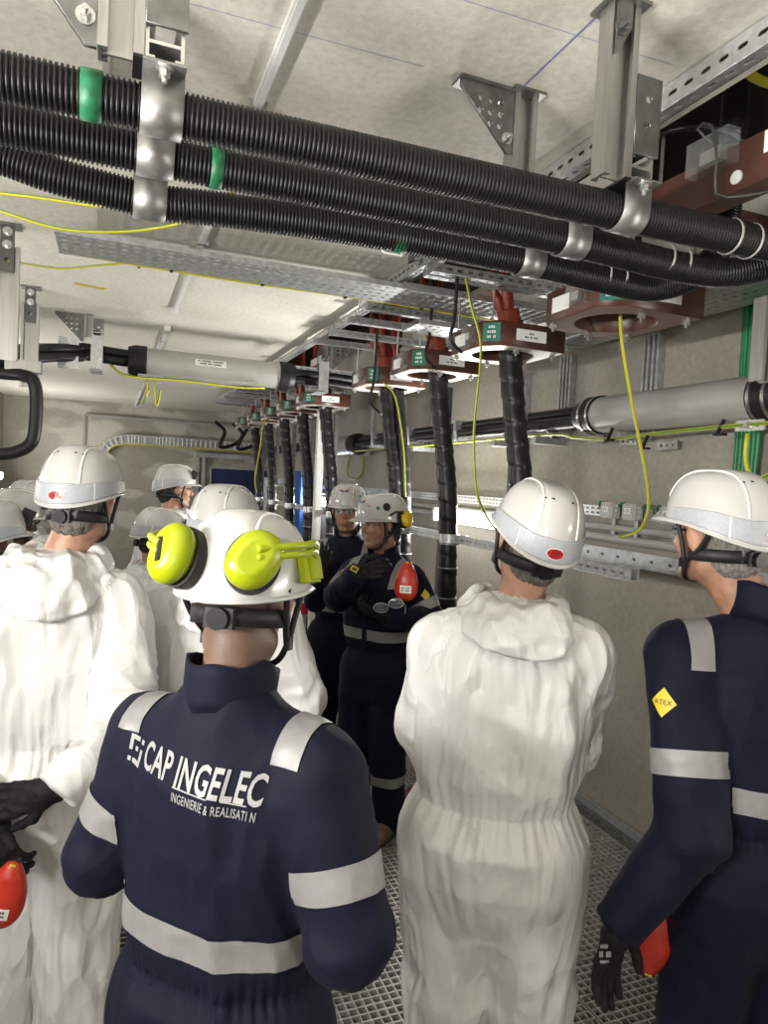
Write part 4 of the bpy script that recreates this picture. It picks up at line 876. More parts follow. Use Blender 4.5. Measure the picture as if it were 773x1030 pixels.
# ---- materials for people
def cloth_mat(name, col, rough, folds, weave, sheen=0., fs=9, col2=None, trans=0.):
    m, t, b = nmat(name); setb(b, col, rough); tc = t.nodes.new('ShaderNodeTexCoord')
    b.inputs['Sheen Weight'].default_value = sheen
    if 'navy' in name: b.inputs['Specular IOR Level'].default_value = .18
    mp = t.nodes.new('ShaderNodeMapping'); mp.inputs['Scale'].default_value = (1, 1, .45); t.links.new(tc.outputs['Object'], mp.inputs[0])
    n1 = t.nodes.new('ShaderNodeTexNoise'); n1.noise_type = 'RIDGED_MULTIFRACTAL'; n1.inputs['Scale'].default_value = fs; n1.inputs['Detail'].default_value = 3; n1.inputs['Distortion'].default_value = .6; t.links.new(mp.outputs[0], n1.inputs['Vector'])
    n2 = t.nodes.new('ShaderNodeTexNoise'); n2.inputs['Scale'].default_value = 420; t.links.new(tc.outputs['Object'], n2.inputs['Vector'])
    b1 = t.nodes.new('ShaderNodeBump'); b1.inputs['Strength'].default_value = folds; b1.inputs['Distance'].default_value = .012; t.links.new(n1.outputs['Fac'], b1.inputs['Height'])
    b2 = t.nodes.new('ShaderNodeBump'); b2.inputs['Strength'].default_value = weave; b2.inputs['Distance'].default_value = .0015; t.links.new(n2.outputs['Fac'], b2.inputs['Height']); t.links.new(b1.outputs[0], b2.inputs['Normal']); t.links.new(b2.outputs[0], b.inputs['Normal'])
    if name == 'tyvek':
        mp.inputs['Scale'].default_value = (1, 1, .42); nz = t.nodes.new('ShaderNodeTexNoise'); nz.inputs['Scale'].default_value = 5; t.links.new(mp.outputs[0], nz.inputs['Vector'])
        va = t.nodes.new('ShaderNodeVectorMath'); va.operation = 'MULTIPLY_ADD'; t.links.new(nz.outputs['Color'], va.inputs[0]); va.inputs[1].default_value = (.16, .16, .16); t.links.new(mp.outputs[0], va.inputs[2]); prev = b1
        for sc_, di, st in ((7, .048, .65), (17, .018, .5)):
            vo = t.nodes.new('ShaderNodeTexVoronoi'); vo.inputs['Scale'].default_value = sc_; t.links.new(va.outputs[0], vo.inputs['Vector'])
            bb = t.nodes.new('ShaderNodeBump'); bb.inputs['Strength'].default_value = st; bb.inputs['Distance'].default_value = di; t.links.new(vo.outputs['Distance'], bb.inputs['Height']); t.links.new(prev.outputs[0], bb.inputs['Normal']); prev = bb
        t.links.new(prev.outputs[0], b2.inputs['Normal'])
    n3 = t.nodes.new('ShaderNodeTexNoise'); n3.inputs['Scale'].default_value = 6; n3.inputs['Detail'].default_value = 4; t.links.new(tc.outputs['Object'], n3.inputs['Vector'])
    r = t.nodes.new('ShaderNodeValToRGB'); r.color_ramp.elements[0].position = .35; r.color_ramp.elements[1].position = .65
    c2 = col2 or tuple(c*.86 for c in col); r.color_ramp.elements[0].color = (*c2, 1); r.color_ramp.elements[1].color = (*col, 1); t.links.new(n3.outputs['Fac'], r.inputs[0]); t.links.new(r.outputs[0], b.inputs['Base Color'])
    MATS[name] = m
cloth_mat('tyvek', (.70, .705, .695), .40, .65, .12, .0, 11, (.71, .715, .705))
cloth_mat('navy', (.0038, .0048, .0175), .7, .30, .4, .02, 7, (.0031, .0039, .0142))
cloth_mat('navy_patch', (.006, .007, .020), .7, .15, .4, .03, 7)
mat('reflective', (.235, .235, .233), .5, .1, .06, 40, .08, 300)
mat('reflective_gold', (.55, .47, .28), .42, .2, .08, 40)
mat('helmet_white', (.54, .535, .52), .22, 0, .02, 10, Coat_Weight=.3)
mat('helmet_band', (.40, .42, .45), .5, .0, .08, 160)
mat('helmet_line', (.85, .84, .80), .3, 0, .03, 10)
mat('jsp_red', (.42, .012, .014), .3, 0, .05)
mat('strap_black', (.010, .010, .011), .55, 0, .2, 60, .1, 200)
mat('glove_black', (.009, .009, .010), .7, 0, .3, 40, .25, 90, Specular_IOR_Level=.25)
mat('muff_lime', (.32, .38, .004), .33, 0, .05, 10)
mat('muff_yellow', (.62, .42, .01), .35, 0, .05, 10)
mat('case_red', (.46, .030, .015), .34, 0, .12, 12)
mat('boot_tan', (.20, .125, .06), .7, 0, .25, 25, .2, 60)
mat('boot_black', (.02, .02, .022), .6, 0, .25, 25, .2, 60)
mat('sole', (.05, .045, .04), .8, 0, .1)
mat('hair_grey', (.16, .145, .13), .7, 0, .5, 160, .5, 220, stretch=(1, 1, .25))
mat('hair_dark', (.025, .018, .014), .6, 0, .5, 160, .5, 220, stretch=(1, 1, .25))
mat('eye_white', (.6, .58, .55), .2, 0, 0)
mat('atex_yellow', (.66, .50, .02), .5, 0, .04)
mat('shirt', (.45, .52, .62), .7, 0, .1)
mat('print_grey', (.31, .31, .31), .55, .1, .04, 30)
m, t, b = nmat('lens'); setb(b, (.75, .85, .9), .05); b.inputs['Transmission Weight'].default_value = .9; b.inputs['IOR'].default_value = 1.15; MATS['lens'] = m
def skin_mat(name, base, stub):
    m, t, b = nmat(name); setb(b, base, .48); b.inputs['Subsurface Weight'].default_value = .08; b.inputs['Subsurface Radius'].default_value = (.01, .004, .002)
    at = t.nodes.new('ShaderNodeAttribute'); at.attribute_name = 'tint'
    tc = t.nodes.new('ShaderNodeTexCoord'); n = t.nodes.new('ShaderNodeTexNoise'); n.inputs['Scale'].default_value = 34; n.inputs['Detail'].default_value = 4; t.links.new(tc.outputs['Object'], n.inputs['Vector'])
    r = t.nodes.new('ShaderNodeValToRGB'); r.color_ramp.elements[0].position = .35; r.color_ramp.elements[1].position = .68; r.color_ramp.elements[0].color = (*[c*.8 for c in base], 1); r.color_ramp.elements[1].color = (*[min(1, c*1.12) for c in base], 1); t.links.new(n.outputs['Fac'], r.inputs[0])
    mx = t.nodes.new('ShaderNodeMix'); mx.data_type = 'RGBA'; t.links.new(at.outputs['Fac'], mx.inputs[0]); t.links.new(r.outputs[0], mx.inputs[6]); mx.inputs[7].default_value = (*stub, 1); t.links.new(mx.outputs[2], b.inputs['Base Color'])
    n2 = t.nodes.new('ShaderNodeTexNoise'); n2.inputs['Scale'].default_value = 260; t.links.new(tc.outputs['Object'], n2.inputs['Vector']); bp = t.nodes.new('ShaderNodeBump'); bp.inputs['Strength'].default_value = .25; bp.inputs['Distance'].default_value = .002; t.links.new(n2.outputs['Fac'], bp.inputs['Height']); t.links.new(bp.outputs[0], b.inputs['Normal'])
    MATS[name] = m
skin_mat('skin_fair', (.52, .27, .185), (.20, .13, .10)); skin_mat('skin_tan', (.42, .215, .135), (.11, .07, .052)); skin_mat('skin_brown', (.16, .075, .045), (.05, .03, .02))

# ---- helmet, in head coordinates (origin = head centre, +y = face)
HA, HBf, HBb, HTOP = .1145, .142, .143, .160
SKIRT = [.030]
def helm(th, t, off=0.):
    """shell surface: th 0 = front (+y), t 0 rim .. 1 crown"""
    s, c = math.sin(th), math.cos(th); L = HBf if c > 0 else HBb
    ph = t*PI/2; r = max(0., math.cos(ph))**.54; z = math.sin(ph) if t > 0 else ph*.8
    x = (HA+off)*r*s; y = (L+off)*r*c
    zr = .026+.014*c-SKIRT[0]*max(0, -c)**1.3
    zz = zr+(HTOP+off-zr)*z
    rid = 1/(1+math.exp((abs(x)-.040)/.0022))*min(1, t*3.2)
    return V((x, y-.004, zz+.0055*rid+.000))
def helm_uv(u, v, off=.002):
    """map flat badge coordinates (u right, v up, metres, seen from behind) on the back skirt"""
    return helm(PI+u/HBb*-1.0, .085+v/.255, off)
def helmet(par, badge=True, bandm='helmet_band', clip=False, decals=False, plain=False):
    SKIRT[0] = .004 if plain else .030
    g = MB(); N, T = 72, 22; rows = []
    br = [(.006, -.006), (.0055, -.001), (.001, .002)]
    ts = [i/T for i in range(T+1)]
    def brim(th, k):
        p = helm(th, 0); c = math.cos(th); e, dz = br[k]; pk = max(0, c)**2.2
        q = V((p.x, p.y+.004, 0)); q.normalize(); ex = e+(.042*pk*(1-k*.42) if k < 2 else .008*pk)
        return p+q*ex+V((0, 0, dz-.010*pk*(1-k*.4)))
    vs = [brim(2*PI*i/N, k) for k in range(3) for i in range(N)]+[helm(2*PI*i/N, t) for t in ts[:-1] for i in range(N)]+[helm(0, 1)]
    R = 3+T; fs = [(j*N+i, j*N+(i+1) % N, (j+1)*N+(i+1) % N, (j+1)*N+i) for j in range(R-1) for i in range(N)]+[((R-1)*N+i, (R-1)*N+(i+1) % N, R*N) for i in range(N)]
    g.add(vs, fs); h = g.obj('helmet', 'helmet_white', par, True); h.data.set_sharp_from_angle(angle=R_(60))
    mo = h.modifiers.new('shell', 'SOLIDIFY'); mo.thickness = .0028; mo.offset = -1
    if not plain:
        n = 44; lim = R_(112); g = MB(); vs = []
        for (f, o) in ((.02, .0015), (.03, .0045), (.12, .0045), (.215, .0045), (.225, .0015)):
            for i in range(n+1):
                a = PI-lim+2*lim*i/n; tap = 1-.30*max(0, abs(a-PI)/lim-.55)/.45; vs.append(helm(a, f*tap, o))
        g.add(vs, [(j*(n+1)+i, j*(n+1)+i+1, (j+1)*(n+1)+i+1, (j+1)*(n+1)+i) for j in range(4) for i in range(n)]); g.obj('reflective_band', bandm, h, True)
        for a in (PI-R_(48), PI+R_(48)):
            g = MB(); vs = [helm(a+da, f, .0055) for f in (.02, .215) for da in (-.012, .012)]; g.add(vs, [(0, 1, 3, 2)]); g.obj('band_joint', 'helmet_line', h)
        for s in (-1, 1):
            for x0 in (.022, .03): pass
            g = MB()
            for q in range(2):
                th = PI+s*R_(16+q*14); p = helm(th, .63, .0008); p2 = helm(th+s*.10, .63, .0008); p3 = helm(th+s*.10, .655, .0008); p4 = helm(th, .655, .0008); g.add([p, p2, p3, p4], [(0, 1, 2, 3)])
            g.obj('vent', 'strap_black', h)
    for s in (-1, 1):     # raised rib lines over the crown
        pts = []
        for fr in (0, 1):
            seg = []
            for k in range(40):
                t_ = .24+k*.018; x_ = s*(.040+.018*(1-t_)); q = x_/(HA*max(1e-4, math.cos(t_*PI/2))**.54)
                if abs(q) < 1: seg.append(helm(math.asin(q) if fr else PI-math.asin(q), t_, .0006))
            pts += seg if not fr else seg[::-1]
        sweep('rib_line', cat_path(pts[::3], .006), .0028, 'helmet_line', h, 6)
    if badge:
        n = 20; g = MB(); vs = [helm_uv(0, .004, .0072)]+[helm_uv(.026*math.cos(2*PI*i/n), .004+.0108*math.sin(2*PI*i/n), .0070) for i in range(n)]; g.add(vs, [(0, 1+i, 1+(i+1) % n) for i in range(n)]); bo = g.obj('badge', 'jsp_red', h)
        g = MB(); vs = [helm_uv((.0285)*math.cos(2*PI*i/n), .004+.0128*math.sin(2*PI*i/n), .0060) for i in range(n)]; g.add([helm_uv(0, .004, .0060)]+vs, [(0, 1+i, 1+(i+1) % n) for i in range(n)]); g.obj('badge_rim', 'helmet_line', h)
        tm = text_mesh('JSP', .017, 'ink', .0002, spacing=1.15)
        for v in tm.vertices: q = helm_uv(v.co.x, v.co.y+.004, .0078); v.co = q
        link('lettering', tm, bo)
    if clip:
        for s in ((1,) if clip == 1 else (-1, 1)):
            p = helm(s*R_(38), .30, .012); MB().box(p, (.022, .045, .052), Matrix.Rotation(-s*R_(38), 3, 'Z') @ Matrix.Rotation(R_(-25), 3, 'X')).obj('goggle_clip', 'strap_black', h)
    if decals:
        for a, t, m_ in ((30, .35, 'jsp_red'), (55, .3, 'label_green'), (-5, .42, 'cabinet_blue'), (12, .45, 'jsp_red'), (75, .35, 'strap_black')):
            for s in ((1, -1) if decals == 2 else (-1,)):
                g = MB(); n = 10; c = R_(a)*s; sz = .07 if m_ != 'strap_black' else .16; g.add([helm(c, t, .0015)]+[helm(c+sz*math.cos(2*PI*i/n), t+sz*.75*math.sin(2*PI*i/n), .0012) for i in range(n)], [(0, 1+i, 1+(i+1) % n) for i in range(n)]); g.obj('sticker' if m_ != 'strap_black' else 'visor_socket', m_, h)
    return h
def straps(par, chin=True, up=0.):
    n = 26; g = MB(); vs = []
    for z in (-.034+up, -.066+up):
        for i in range(n+1):
            a = PI-R_(100)+R_(200)*i/n; vs.append(V((.0875*math.sin(a), .108*math.cos(a)-.008, z+.012*max(0, math.cos(a))+.010*(1-abs(a-PI)/R_(100)))))
    g.add(vs, [(i, i+1, n+2+i, n+1+i) for i in range(n)]); hb = g.obj('headband', 'strap_black', par, True); mo = hb.modifiers.new('t', 'SOLIDIFY'); mo.thickness = .004
    MB().cyl((0, -.114, -.046+up), (0, -.127, -.047+up), .019, 20).obj('ratchet_knob', 'black_plastic', hb, True)
    MB().box((0, -.1145, -.046+up), (.058, .010, .034), None, .004).obj('ratchet_housing', 'black_plastic', hb)
    if chin:
        for s in (-1, 1):
            a = sweep('chin_strap', cat_path([(s*.098, .045, .034), (s*.088, .03, -.03), (s*.078, .028, -.078), (s*.052, .045, -.115), (0, .055, -.128)], .008), .006, 'strap_black', par, 8)
            sweep('rear_strap', cat_path([(s*.100, -.065, .030), (s*.090, -.03, -.025), (s*.080, .012, -.062), (s*.078, .027, -.078)], .008), .006, 'strap_black', a, 8)
            MB().box((s*.083, .026, -.075), (.008, .022, .024)).obj('buckle', 'black_plastic', a)
def head_prims(f, C, Rm, neck_base, face=1.0):
    """C head centre, Rm head rotation (3x3 Matrix)"""
    def w_(p): return tuple(V(C)+Rm @ V(p))
    f.el(w_((0, -.012, .028)), (.076, .097, .092), .02, Rm); f.el(w_((0, .026, -.032)), (.060, .066, .080), .03, Rm)
    for s in (-1, 1):
        f.rc(w_((s*.050, -.008, -.072)), w_((s*.016, .064, -.104)), .020, .019, .025); f.el(w_((s*.038, .060, -.026)), (.022, .020, .022), .02, Rm)
        f.rc(w_((s*.046, .074, .020)), w_((s*.012, .090, .022)), .008, .010, .014)
        f.el(w_((s*.0795, -.004, -.012)), (.0085, .019, .031), .006, Rm @ Matrix.Rotation(s*R_(-18), 3, 'Z') @ Matrix.Rotation(R_(-10), 3, 'X')); f.el(w_((s*.0815, .006, .006)), (.012, .010, .016), .006, Rm)
        f.el(w_((s*.011, .100, -.037)), (.009, .010, .008), .006, Rm)
    f.rc(w_((0, .088, .012)), w_((0, .110, -.030)), .0085, .0125, .012)
    f.el(w_((0, .088, -.065)), (.024, .012, .0065), .006, Rm); f.el(w_((0, .086, -.078)), (.020, .012, .007), .006, Rm); f.el(w_((0, .076, -.104)), (.022, .016, .016), .012, Rm)
    for s in (-1, 1): f.el(w_((s*.031, .092, .001)), (.016, .012, .0085), .006, Rm, sub=True)
    f.rc(w_((0, -.022, -.075)), neck_base, .056, .060, .03)
def hand_prims(f, W_, d, n, side, curl=.35, sc=1., spread=.0):
    """gloved or bare hand: W_ wrist, d pointing to the fingers, n palm normal, side = thumb direction sign"""
    W_ = V(W_); d = V(d).normalized(); n = V(n); n = (n-d*n.dot(d)).normalized(); t_ = d.cross(n)*side
    f.rc(W_-d*.02*sc, W_+d*.03*sc, .027*sc, .028*sc, .012, (n, .72))
    Ls = ((.044, .027, .021), (.049, .031, .022), (.045, .029, .021), (.035, .021, .019))
    for i, L in enumerate(Ls):
        o = (.030-.0195*i)*sc; a = W_+d*.022*sc+t_*o*.6; b = W_+d*(.090-.004*abs(i-1)-.004*(i == 3))*sc+t_*o
        f.rc(a, b, .0135*sc, .0125*sc, .012); cur = b; cd = d+t_*(1.2-i)*.07*(1+spread); ang = 0
        for j, l in enumerate(L):
            ang += curl*(.75, 1.05, .7)[j]*(1+.08*i); dd = (cd*math.cos(ang)+n*math.sin(ang)).normalized(); nx = cur+dd*l*sc
            f.rc(cur, nx, (.0112-.0009*j)*sc, (.0104-.0010*j)*sc, .004); cur = nx
    a = W_+d*.028*sc+t_*.024*sc; d1 = (d*.62+t_*.72+n*.25).normalized(); b = a+d1*.042*sc; d2 = (d*.88+t_*.30+n*.35*(1+curl)).normalized(); c = b+d2*.032*sc; e = c+(d2*.8+d*.3+n*.25*curl).normalized()*.026*sc
    f.rc(W_+d*.02*sc, a, .016*sc, .0145*sc, .01); f.rc(a, b, .0145*sc, .0125*sc, .008); f.rc(b, c, .0122*sc, .0112*sc, .004); f.rc(c, e, .0112*sc, .0095*sc, .004)
    return W_+d*.085*sc+n*.02*sc
def band_part(name, P, F, N, mask, planes, mats, parent, off=.0025):
    """strip of the garment between cutting planes [(point, outward normal)...], lifted off the cloth"""
    fm = mask[F].all(1); Fs = F[fm]
    if not len(Fs): return None
    u, inv = np.unique(Fs, return_inverse=True); Q = P[u]+N[u]*off; Fq = inv.reshape(-1, 4)
    me = arr_mesh(name, Q, Fq, mats); bm = bmesh.new(); bm.from_mesh(me)
    for co, no in planes: bmesh.ops.bisect_plane(bm, geom=bm.verts[:]+bm.edges[:]+bm.faces[:], plane_co=co, plane_no=no, clear_outer=True)
    bm.to_mesh(me); bm.free()
    if not len(me.polygons): bpy.data.meshes.remove(me); return None
    me.polygons.foreach_set('use_smooth', [True]*len(me.polygons)); return link(name, me, parent)
def limb_band(P, F, N, own, tagn, a, b, t0, wd, name, mats, parent, off=.0025):
    a, b = V(a), V(b); d = (b-a).normalized(); c = a.lerp(b, t0); m = (own == tagn) & (np.abs((P-np.array(c))@np.array(d)) < wd/2+.03)
    return band_part(name, P, F, N, m, [(c+d*wd/2, d), (c-d*wd/2, -d)], mats, parent, off)

def person(label, x, y, ztop, head, body, suit, skin='skin_fair', hair='hair_grey', hpitch=0., hroll=0., arms=None, vox=.0085, helm_kw={}, group=None, seed=1, bands=True, boots='boot_tan', gloves=(), hips=0., lean=(0, 0), legs=None, wide=1., chin=True, hood=1., front_y=0., bald=False, shcut=1.375, shx=.138, hlen=.10):
    """x,y world place of the head; ztop helmet top; head, body = headings (deg, clockwise from the room axis)"""
    s = (ztop-.158)/1.645
    root = thing('person', label, 'person', (0, 0, 0), -R_(body), group)
    Rb = Matrix.Rotation(-R_(body), 3, 'Z'); off = Rb @ V((lean[0]*s, (.015+lean[1])*s, 0)); root.location = (x-off.x, y-off.y, 0)
    toL = lambda p: (Rb.transposed() @ (V(p)-root.location))/s          # world point -> unscaled own frame
    LOCAL[0] = True
    lx, ly = lean
    HC = V((lx, .015+ly, 1.645)); Hr = Matrix.Rotation(-R_(head-body), 3, 'Z') @ Matrix.Rotation(R_(hpitch), 3, 'X') @ Matrix.Rotation(R_(hroll), 3, 'Y')
    ny = suit == 'navy'; sx = lx*.3; sy = ly*.3
    sh = {-1: V((-.182*wide+sx, -.012+sy, 1.362)), 1: V((.182*wide+sx, -.012+sy, 1.362))}
    el = {}; wr = {}
    for sd in (-1, 1):
        a = (arms or {}).get(sd)
        if a is None: el[sd] = V((sd*.245*wide, -.03+sy, 1.11)); wr[sd] = V((sd*.26*wide, .05+sy, .86))
        else: el[sd], wr[sd] = [toL(p[1]) if p[0] == 'w' else V(p[1]) for p in a[:2]]
    lg = legs or {}
    hip = {k: V((k*.098, -.012, .86)) for k in (-1, 1)}; kn = {k: V(lg.get(('k', k), (k*.105, .015, .48))) for k in (-1, 1)}; an = {k: V(lg.get(('a', k), (k*.11, -.02, .10))) for k in (-1, 1)}
    # ---- skin body
    f = Field(); head_prims(f, HC, Hr, (sx*.9, -.02+sy*.9, 1.43))
    f.loft([(.84, .13, .10, 0), (1.0, .13, .10, 0), (1.2, .14, .10, sy*.4), (1.38, .14, .09, sy*.8), (1.44, .08, .06, sy-.01)], .03)
    for k in (-1, 1):
        f.rc(sh[k], el[k], .045, .038, .03); f.rc(el[k], wr[k], .037, .027, .02); f.rc(hip[k], kn[k], .07, .05, .03); f.rc(kn[k], an[k], .05, .04, .02)
        f.rc((sx, -.02+sy, 1.43), sh[k], .05, .045, .03); f.rc(an[k], an[k]+V((0, .10, -.05)), .03, .022, .02)
    hv = .0055 if vox < .008 else .007
    fine = [[(HC.x-.12, HC.x+.12, hv)], [(HC.y-.14, HC.y+.14, hv)], [(HC.z-.21, HC.z+.14, hv)]]
    P, F = field_mesh(f, .024, fine); me = arr_mesh('body', P*s, F, skin)
    Q = (P-np.array(HC))@np.array(Hr)        # head coordinates
    jaw = np.clip((-.045-Q[:, 2])/.03, 0, 1)*np.clip((Q[:, 1]+.01)/.03, 0, 1)*(Q[:, 2] > -.16)*.55
    lips = ((np.abs(Q[:, 0]) < .024) & (Q[:, 1] > .088) & (np.abs(Q[:, 2]+.071) < .011))*.25
    br = ((np.abs(np.abs(Q[:, 0])-.032) < .020) & (Q[:, 1] > .07) & (np.abs(Q[:, 2]-.024) < .006))*.95
    nape = np.clip((.03-Q[:, 1])/.03, 0, 1)*np.clip((Q[:, 2]+.16)/.06, 0, 1)*(np.abs(Q[:, 0]) < .0755)*(.9 if bald else .25)
    at = me.attributes.new('tint', 'FLOAT', 'POINT'); at.data.foreach_set('value', np.maximum.reduce([jaw, lips, br, nape]).astype(np.float32))
    bo = link('body', me, root)
    for k in (-1, 1):
        c = HC+Hr @ V((k*.031, .078, .001)); g = MB(); bm = bmesh.new(); bmesh.ops.create_icosphere(bm, subdivisions=2, radius=.0122*s); em = bpy.data.meshes.new('eye'); bm.to_mesh(em); bm.free(); em.materials.append(MATS['eye_white']); e = link('eye', em, bo); e.location = c*s
        q = Hr @ V((0, 1, 0)); bm = bmesh.new(); bmesh.ops.create_icosphere(bm, subdivisions=1, radius=.0058*s); em = bpy.data.meshes.new('iris'); bm.to_mesh(em); bm.free(); em.materials.append(MATS['hair_dark']); e2 = link('iris', em, bo); e2.location = (c+q*.0080)*s
    if not bald:
        f = Field(); w_ = lambda p: HC+Hr @ V(p)
        f.el(w_((0, -.018, .024)), (.0805, .0985, .092), .01, Hr); f.el(w_((0, -.045, -.045)), (.062, .062, .062), .02, Hr)
        f.el(w_((0, .085, -.03)), (.12, .092, .20), .012, Hr, sub=True)
        for k in (-1, 1): f.el(w_((k*.085, .01, -.03)), (.022, .030, .045), .008, Hr, sub=True)
        P, F = field_mesh(f, .006); P = P+vnormals(P, F)*(.003*ridge(P*np.array([90, 90, 30]), seed))[:, None]; link('hair', arr_mesh('hair', P*s, F, hair), bo)
    # ---- garment
    f = Field()
    if ny:
        L = [(.70, .10, .08, -.01), (.76, .150, .115, -.01), (.86, .182, .142, -.015), (.94, .178, .138, -.012), (.99, .164, .124, -.005), (1.04, .178, .136, 0), (1.15, .186, .140, sy*.3), (1.27, .198, .142, sy*.6), (1.34, .190, .134, sy*.85-.004), (1.40, .150, .108, sy-.012), (1.445, .104, .086, sy-.02), (1.49, .074, .076, sy-.015)]
        ra = (.076, .066, .066, .051); rl = (.118, .092, .092, .080); kk = .035
    else:
        L = [(.66, .10, .085, -.01), (.72, .155, .125, -.01), (.80, .200, .160, -.018), (.90, .215, .172, -.02), (.965, .196, .152, -.01), (.985, .190, .147, -.006), (1.005, .197, .154, -.002), (1.06, .215, .166, 0), (1.18, .222, .168, sy*.3), (1.28, .216, .160, sy*.6), (1.35, .196, .142, sy*.85-.006), (1.41, .150, .110, sy-.014), (1.455, .104, .09, sy-.018), (1.49, .082, .084, sy-.012)]
        ra = (.080, .076, .076, .058); rl = (.134, .112, .112, .100); kk = .04
    L = [(z, a*wide, b, c) for z, a, b, c in L]
    f.loft(L, kk, 2.35, 1)
    for k in (-1, 1):
        ta = 2 if k < 0 else 4
        f.rc((sx+k*.03, -.025+sy, 1.435), sh[k]+V((-k*.02, 0, .012)), .058, ra[0]*.85, kk, tagn=1); f.rc(sh[k], el[k], ra[0], ra[1], kk, tagn=ta); f.rc(el[k], wr[k], ra[2], ra[3], .02, tagn=ta+1)
        f.rc(hip[k], kn[k], rl[0], rl[1], .055, tagn=6 if k < 0 else 8); f.rc(kn[k], an[k]-V((0, 0, .02)), rl[2], rl[3], .02, tagn=7 if k < 0 else 9)
    for k in (-1, 1):
        dd_ = (wr[k]-el[k]).normalized(); f.cut(wr[k]+dd_*.016, dd_, .085)
    P, F = field_mesh(f, vox); own = f.owner(P); N = vnormals(P, F)
    th = np.arctan2(P[:, 0]-sx, P[:, 1]-sy); zw = .99 if ny else .985; zz = P[:, 2]
    warp = np.stack([vnoise(P*5, seed+3), vnoise(P*5, seed+4), vnoise(P*5, seed+5)], -1)
    tor = (own == 1) | (own >= 6)
    if ny:
        d = .0065*ridge(P*np.array([8, 8, 3.2])+warp*.45, seed)+.010*(worley(P*np.array([9, 9, 4.5])+warp*.5, seed)-.45)+.0022*ridge(P*np.array([20, 20, 11.])+warp, seed+1)
        d += tor*.0045*np.sin(th*58+4*vnoise(P*7, seed))*np.exp(-np.abs(zz-zw)/.022)
        amp = .7
    else:
        pl = np.stack([th*4.2, zz*2.0, 0*zz+seed], -1)+warp*.55
        d = tor*.006*(np.abs(ridge(pl, seed+31))**.7)+.006*ridge(P*np.array([9, 9, 2.2])+warp*.5, seed)+.020*(worley(P*np.array([6.5, 6.5, 3.2])+warp*.5, seed)-.45)+.007*(worley(P*np.array([17, 17, 8.])+warp*.8, seed+9)-.45)
        d += tor*.0048*np.sin(th*44+5*vnoise(P*np.array([6, 6, 2.]), seed))*np.exp(-np.abs(zz-zw)/.05)
        amp = 1.
    for k in (-1, 1):     # creases across the sleeves near the elbow and cuffs
        ta = 2 if k < 0 else 4; arm = (own == ta) | (own == ta+1)
        if arm.any():
            e = np.array(el[k]); ax = np.array((wr[k]-sh[k]).normalized()); q = (P-e); al = q@ax
            d += arm*(.0055 if ny else .008)*amp*np.exp(-(np.linalg.norm(q, axis=1)/.13)**2)*ridge(np.stack([al*34, P[:, 0]*9, P[:, 1]*9], -1)+warp*.8, seed+7)
    P = P+N*d[:, None]; N = vnormals(P, F)
    gm_ = link('coverall', arr_mesh('coverall', P*s, F, suit), root)
    out = dict(root=root, s=s, P=P, F=F, N=N, own=own, coverall=gm_, HC=HC, Hr=Hr, sh=sh, el=el, wr=wr, toL=toL)
    PS = P*s
    def fit(o): return o
    if ny and bands:
        bw = .055
        for k in (-1, 1):
            ta = 2 if k < 0 else 4
            limb_band(PS, F, N, own, ta, sh[k]*s, el[k]*s, .62, bw*s, 'reflective_band', 'reflective', gm_)
            tl = 7 if k < 0 else 9
            limb_band(PS, F, N, own, tl, kn[k]*s, an[k]*s, .42, bw*s, 'reflective_band', 'reflective', gm_)
            # over the shoulder
            m = (own <= 4) & (P[:, 2] > 1.30) & (P[:, 0]*k > .06); xm = k*shx*wide+sx
            band_part('shoulder_band', PS, F, N, m, [(V((xm+.027, 0, 0))*s, V((1, 0, 0))), (V((xm-.027, 0, 0))*s, V((-1, 0, 0))), (V((0, -.13+sy, shcut))*s, V((0, -.2, -1)).normalized())], 'reflective', gm_)
        m = (own == 1)
        band_part('reflective_band', PS, F, N, m & (np.abs(P[:, 2]-1.08) < .09), [(V((0, 0, 1.106))*s, V((0, 0, 1))), (V((0, 0, 1.050))*s, V((0, 0, -1)))], 'reflective', gm_)
    if ny:      # stand collar, open at the throat
        g = MB(); n = 40; vs = []
        for j in range(5):
            for i in range(n+1):
                a = R_(32)+R_(296)*i/n; ft = max(0, math.cos(a)); r = .0765+.005*(4-j)/4+ft*.022*(j/4); vs.append(V((sx+r*math.sin(a), -.022+sy+(r+.004)*math.cos(a), 1.466+.082*j/4-.040*max(0, math.cos(a))+.004*math.sin(5*a)))*s)
        g.add(vs, [(j*(n+1)+i, j*(n+1)+i+1, (j+1)*(n+1)+i+1, (j+1)*(n+1)+i) for j in range(4) for i in range(n)]); c = g.obj('collar', 'navy', gm_, True); mo = c.modifiers.new('t', 'SOLIDIFY'); mo.thickness = .006
        MB().b2(V((sx-.011, .128+sy*.4, 1.02))*s, V((sx+.011, .146+sy*.4, 1.40))*s).obj('zip_placket', 'navy_patch', gm_) if front_y else None
    else:       # thrown-back hood bunched round the neck
        n, m_ = 130, 34; Q = []
        for j in range(m_+1):
            u = j/m_
            for i in range(n+1):
                a = R_(38)+R_(284)*i/n; bk = (1-math.cos(a))/2; cb_ = max(0, -math.cos(a)); asy = 1+.25*math.sin(a)*hood
                r0, z0 = .073, 1.485; r1, z1 = .094+.012*bk, 1.525-.012*cb_; r2, z2 = .128+.030*bk*bk, 1.482-.02*cb_; r3, z3 = .122+.046*bk*bk, 1.440-hlen*cb_**1.4*asy
                w0, w1, w2, w3 = (1-u)**3, 3*u*(1-u)**2, 3*u*u*(1-u), u**3; r = w0*r0+w1*r1+w2*r2+w3*r3; z = w0*z0+w1*z1+w2*z2+w3*z3
                Q.append((sx+r*math.sin(a), -.018+sy+r*math.cos(a), z))
